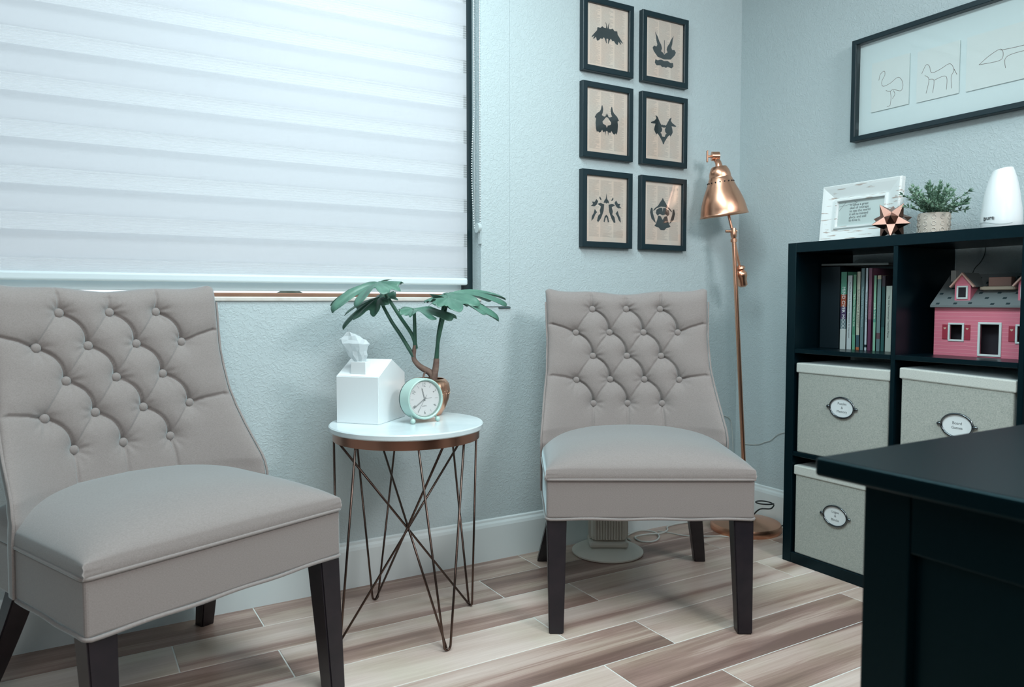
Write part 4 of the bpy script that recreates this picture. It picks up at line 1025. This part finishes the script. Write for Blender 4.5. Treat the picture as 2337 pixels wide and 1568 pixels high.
# ------------------------------------------------------------------ plant in copper pot
PL_ = thing('potted_plant', 'leafy green plant in a ribbed copper pot behind the clock', 'plant', (-1.598, -.262, ZTB))
def ribbed_pot():
    prof = [(.036, 0), (.040, .002), (.052, .022), (.0625, .05), (.0660, .075), (.0630, .095), (.0540, .107), (.048, .110), (.0465, .109), (.049, .103), (.054, .085), (.03, .06)]
    n = 120; V = []; F = []
    for k_, (r, z) in enumerate(prof):
        for i in range(n):
            a = 2 * PI * i / n; rb = 0
            if k_ < 7 and (.018 < z < .104): rb = .0011 * max(0, math.cos(a * 30)) * math.sin(min(1, (z - .015) / .05) * PI / 2)
            V.append(((r - rb) * math.cos(a), (r - rb) * math.sin(a), z))
    for k_ in range(len(prof) - 1):
        for i in range(n): j = (i + 1) % n; F.append((k_ * n + i, k_ * n + j, (k_ + 1) * n + j, (k_ + 1) * n + i))
    F.append(tuple(range(n))[::-1]); F.append(tuple((len(prof) - 1) * n + i for i in range(n)))
    o = mesh('pot', V, F, mat('polished_copper_pot', (240, 186, 158), .28, 1), PL_, True); sharp(o, 60); return o
pot = ribbed_pot()
bm = bmesh.new()
for r_ in range(2):
    for i in range(30): a = 2 * PI * (i + .5 * r_) / 30; bmesh.ops.create_icosphere(bm, subdivisions=1, radius=.0016, matrix=Matrix.Translation((.0655 * math.cos(a), .0655 * math.sin(a), .067 + .008 * r_)))
frombm('stud', bm, mat('bright_copper_stud', (240, 210, 190), .2, 1), pot, True)
lathe('soil', [(.0535, .086), (.0005, .090)], mat('dark_soil', (18, 24, 24), .9), PL_, 40, cap0=False, cap1=False)
po = Vector((-1.598, -.262, ZTB))
def L_(*ps): return [Vector(p) - po for p in ps]
WOOD = mat('woody_brown_stem', (112, 88, 80), .75, bump=(90, .8, .003, 4), var=(40, (146, 124, 112), .2)); STEM = mat('dark_green_stem', (44, 84, 72), .45, var=(20, (66, 112, 92), .2))
TR = L_((-1.586, -.268, .668), (-1.586, -.268, .700), (-1.594, -.266, .717), (-1.616, -.260, .731), (-1.632, -.256, .745), (-1.641, -.252, .764), (-1.637, -.254, .802))
tube('trunk', smooth_path(TR, 5), [.012, .0115, .0105, .0085, .0085, .009, .0065][0:7] if False else [.0125, .0058], WOOD, PL_, 10)
tube('trunk', smooth_path(L_((-1.585, -.270, .690), (-1.583, -.274, .712), (-1.580, -.278, .735), (-1.578, -.279, .760)), 5), [.012, .0085], WOOD, PL_, 10)
tube('aerial_root', smooth_path(L_((-1.604, -.264, .722), (-1.613, -.266, .714), (-1.617, -.268, .700), (-1.619, -.268, .684)), 4), [.0035, .0025], WOOD, PL_, 8)
stems = [L_((-1.634, -.254, .790), (-1.645, -.252, .831), (-1.686, -.240, .897), (-1.741, -.225, .990)),
         L_((-1.641, -.253, .766), (-1.672, -.232, .828), (-1.698, -.212, .877), (-1.727, -.190, .945)),
         L_((-1.637, -.253, .798), (-1.641, -.262, .851), (-1.648, -.275, .911)),
         L_((-1.580, -.278, .750), (-1.578, -.290, .811), (-1.572, -.305, .863), (-1.558, -.322, .943)),
         L_((-1.577, -.279, .752), (-1.570, -.274, .824), (-1.559, -.268, .870), (-1.536, -.258, .955))]
for s in stems: tube('stem', smooth_path(s, 7), [.0062, .0048], STEM, PL_, 10)
def leaf_mat():
    m = mat('philodendron_leaf', (50, 94, 80), .42, var=(14, (96, 138, 120), .25), bump=(120, .3, .001, 2)); return m
LFM = leaf_mat()
def leaf(att, head, nrm, Ln, Wd, seed, droop=.5, curl=.0):
    """lobed leaf; head = midrib direction, nrm = up normal"""
    q = random.Random(seed); head = Vector(head).normalized(); nrm = Vector(nrm); nrm = (nrm - head * nrm.dot(head)).normalized(); side = nrm.cross(head)
    nT, nR = 150, 9
    lobes = [(.0, 1.0), (.62, .95), (1.18, .86), (1.78, .74), (2.40, .62)]
    V = []; F = []; V.append(Vector(att))
    jit = {}
    for s in (-1, 1):
        for k_, (a, l) in enumerate(lobes): jit[(s, k_)] = (q.uniform(.88, 1.1), q.uniform(-.10, .10), q.uniform(-.2, .4))
    for i in range(nT):
        th = -2.85 + 5.7 * i / (nT - 1); s = 1 if th >= 0 else -1; at = abs(th)
        R_ = .57; lob = 0; bend = 0
        for k_, (a, l) in enumerate(lobes):
            jl, ja, jb = jit[(s, k_)] if k_ else (1, 0, 0); wdt = .315 if k_ else .33
            d = abs(at - (a + (ja if k_ else 0))) / wdt; v = l * jl * max(0, 1 - d ** 2.6) ** .55 if d < 1 else 0
            if v > R_: R_ = v; lob = k_; bend = jb; u_ = d
        for j in range(1, nR + 1):
            t = j / nR; r = R_ * t
            x = r * math.cos(th) * Ln * (.72 if math.cos(th) > 0 else .5); y = r * math.sin(th) * Wd * .62
            dist = math.hypot(x / Ln, y / Wd)
            z = -droop * Ln * (dist ** 2) * 1.15 - curl * Wd * (abs(y) / Wd) ** 2
            # midrib + lateral vein corrugation
            z += .010 * math.exp(-(y / .006) ** 2) * -1 * .5
            cl = min(abs(at - (a + 0)) for a, l in lobes); z += -.020 * Ln * 2.5 * t * math.exp(-(cl / .10) ** 2) * .6 + .05 * Ln * bend * t ** 2 + .012 * math.sin(5 * th + seed) * t * .6
            V.append(Vector(att) + head * x + side * y + nrm * z)
    for i in range(nT - 1):
        F.append((0, 1 + i * nR, 1 + (i + 1) * nR))
        for j in range(nR - 1): a = 1 + i * nR + j; F.append((a, a + 1, a + nR + 1, a + nR))
    o = mesh('leaf', V, F, LFM, PL_, True)
    md = o.modifiers.new('s', 'SOLIDIFY'); md.thickness = .0009; return o
leaf(stems[0][-1], (-.93, -.12, -.16), (-.14, -.06, .98), .22, .24, 3, .42)
leaf(stems[1][-1], (-.80, .25, -.38), (-.30, -.10, .9), .19, .19, 5, .26)
leaf(stems[2][-1], (.85, -.35, .02), (.02, -.12, .98), .175, .19, 9, .26)
leaf(stems[3][-1], (.84, -.50, -.14), (.06, -.16, .98), .22, .24, 12, .26)
leaf(stems[4][-1], (.92, -.20, .30), (-.30, -.04, .95), .25, .22, 20, .48)

# ------------------------------------------------------------------ desk
DK = thing('desk', 'large black desk with framed side panel in the right foreground', 'desk', (-1.4, -2.4, 0))
dx0, dx1, dy0, dy1 = -1.792 + 1.4, -.97 + 1.4, -3.25 + 2.4, -1.785 + 2.4
bm = bmesh.new(); add_box(bm, dx0, dx1, dy0, dy1, .728, .75, .004, 3); frombm('desk_top', bm, DESKM, DK)
px = dx0 + .040; py = dy1 - .037
box('leg', px, px + .05, py - .055, py, 0, .728, DESKM, DK, .002); box('leg', px, px + .05, dy0 + .04, dy0 + .095, 0, .728, DESKM, DK, .002)
box('leg', dx1 - .09, dx1 - .04, py - .055, py, 0, .728, DESKM, DK, .002); box('leg', dx1 - .09, dx1 - .04, dy0 + .04, dy0 + .095, 0, .728, DESKM, DK, .002)
box('side_rail', px + .001, px + .03, dy0 + .095, py - .055, .655, .728, DESKM, DK, .002)
box('side_rail', px + .001, px + .03, dy0 + .095, py - .055, .08, .15, DESKM, DK, .002)
box('side_panel', px + .014, px + .022, dy0 + .095, py - .055, .15, .655, DESKM, DK, .001)
box('back_panel', px + .05, dx1 - .09, py - .03, py - .012, .08, .728, DESKM, DK, .002)

# ------------------------------------------------------------------ tower fan behind the chair
TF = thing('tower_fan', 'white ribbed tower fan on a round base behind the right chair', 'fan', (-.826, -.152, 0), -.54)
FANM = mat('offwhite_plastic', (206, 204, 194), .45)
lathe('base', [(.128, 0), (.132, .003), (.132, .008), (.118, .016), (.085, .026), (.072, .030), (.0005, .031)], FANM, TF, 64, cap1=False)
bm = bmesh.new(); add_box(bm, -.072, .072, -.057, .057, .030, .056, .012, 3); frombm('column_foot', bm, FANM, TF)
bm = bmesh.new(); add_box(bm, -.067, .067, -.050, .052, .054, .56, .018, 3)
frombm('column', bm, FANM, TF)
bm = bmesh.new()
for i in range(11):
    x = -.050 + i * .010; add_box(bm, x - .0032, x + .0032, -.0545, -.046, .062, .54, .001, 1)
for i in range(7):
    y = -.030 + i * .009
    for s in (-1, 1): add_box(bm, s * .068 - .003, s * .068 + .003, y - .003, y + .003, .062, .54)
frombm('grille_rib', bm, FANM, TF)

# ------------------------------------------------------------------ cables
WC = mat('white_cable', (200, 206, 202), .5); BC = mat('black_cable', (14, 26, 30), .5)
P = [(-.672, -.10, .004), (-.66, -.06, .004), (-.62, -.035, .005), (-.56, -.025, .006), (-.528, -.063, .006), (-.545, -.12, .006), (-.60, -.155, .005), (-.645, -.13, .004), (-.63, -.075, .004), (-.57, -.085, .009), (-.52, -.10, .008), (-.462, -.075, .005), (-.43, -.04, .005), (-.38, -.03, .005), (-.31, -.035, .005), (-.25, -.03, .005), (-.215, -.022, .006)]
tag(tube('power_cable', smooth_path(P, 8), .0032, WC, None, 8), 'white cable looped on the floor beside the tower fan', 'cable')
P = [(-.50, -.06, .0035), (-.475, -.10, .0035), (-.45, -.156, .0035), (-.383, -.208, .0035), (-.335, -.235, .0035), (-.312, -.262, .004)]
tag(tube('power_cable', smooth_path(P, 8), .0022, WC, None, 8), 'thin white cable running to the copper lamp base', 'cable')
P = [(-.104, -.0035, .440), (-.085, -.0035, .436), (-.070, -.0035, .432), (-.045, -.0035, .42), (-.03, -.0035, .395), (-.022, -.0035, .34), (-.016, -.0035, .25)]
tag(tube('wall_wire', smooth_path(P, 6), .0016, WC, None, 6), 'thin white wire curving down the wall behind the lamp pole', 'wire')
P = [(-.004, -.030, .318), (-.004, -.062, .312), (-.004, -.13, .321), (-.004, -.165, .336), (-.004, -.199, .350), (-.004, -.232, .378), (-.004, -.275, .395), (-.004, -.40, .43), (-.004, -.52, .46)]
tag(tube('wall_wire', smooth_path(P, 6), .0014, WC, None, 6), 'thin white wire across the right wall beside the shelf', 'wire')
P = [(-.14, -.245, .0865), (-.10, -.30, .092), (-.085, -.305, .105), (-.078, -.285, .118), (-.095, -.265, .124), (-.118, -.262, .120), (-.135, -.275, .112), (-.125, -.30, .100), (-.098, -.300, .088), (-.085, -.31, .070)]
P = [(-.155, -.235, .062), (-.135, -.255, .086), (-.105, -.285, .089), (-.092, -.295, .093), (-.100, -.288, .100), (-.125, -.262, .103), (-.140, -.245, .110), (-.125, -.255, .118), (-.095, -.285, .117), (-.078, -.292, .112), (-.085, -.285, .106), (-.115, -.262, .100)]
P = [(-.150, -.240, .062), (-.136, -.262, .090), (-.108, -.290, .094)] + [(-.115 + .040 * math.cos(t), -.268 + .030 * math.sin(t), .108 + .010 * math.sin(t * .5)) for t in [-.9 + i * .45 for i in range(15)]]
tag(tube('lamp_cord', smooth_path(P, 4), .0028, BC, None, 8), 'black cord coiled above the copper lamp base', 'cord')
P = [(-.045, -.290, .012), (-.02, -.33, .03), (-.012, -.40, .02), (-.012, -.52, .01)]
tag(tube('lamp_cord', smooth_path(P, 6), .0028, BC, None, 8), 'black cord running behind the shelf along the wall', 'cord')
P = [(-.004, -1.093, 1.10), (-.004, -1.092, 1.075), (-.004, -1.080, 1.045), (-.006, -1.052, 1.02), (-.010, -1.040, .99), (-.012, -1.038, .95)]
P = [(-.004, y + .0, z) for y, z in ((-1.035, 1.12), (-1.034, 1.085), (-1.022, 1.058), (-1.003, 1.035), (-.994, 1.0), (-.992, .95), (-.99, .90))]
tag(tube('wall_wire', smooth_path(P, 6), .0014, mat('grey_wire', (70, 84, 84), .5), None, 6), 'grey wire hanging on the wall behind the dollhouse', 'wire')
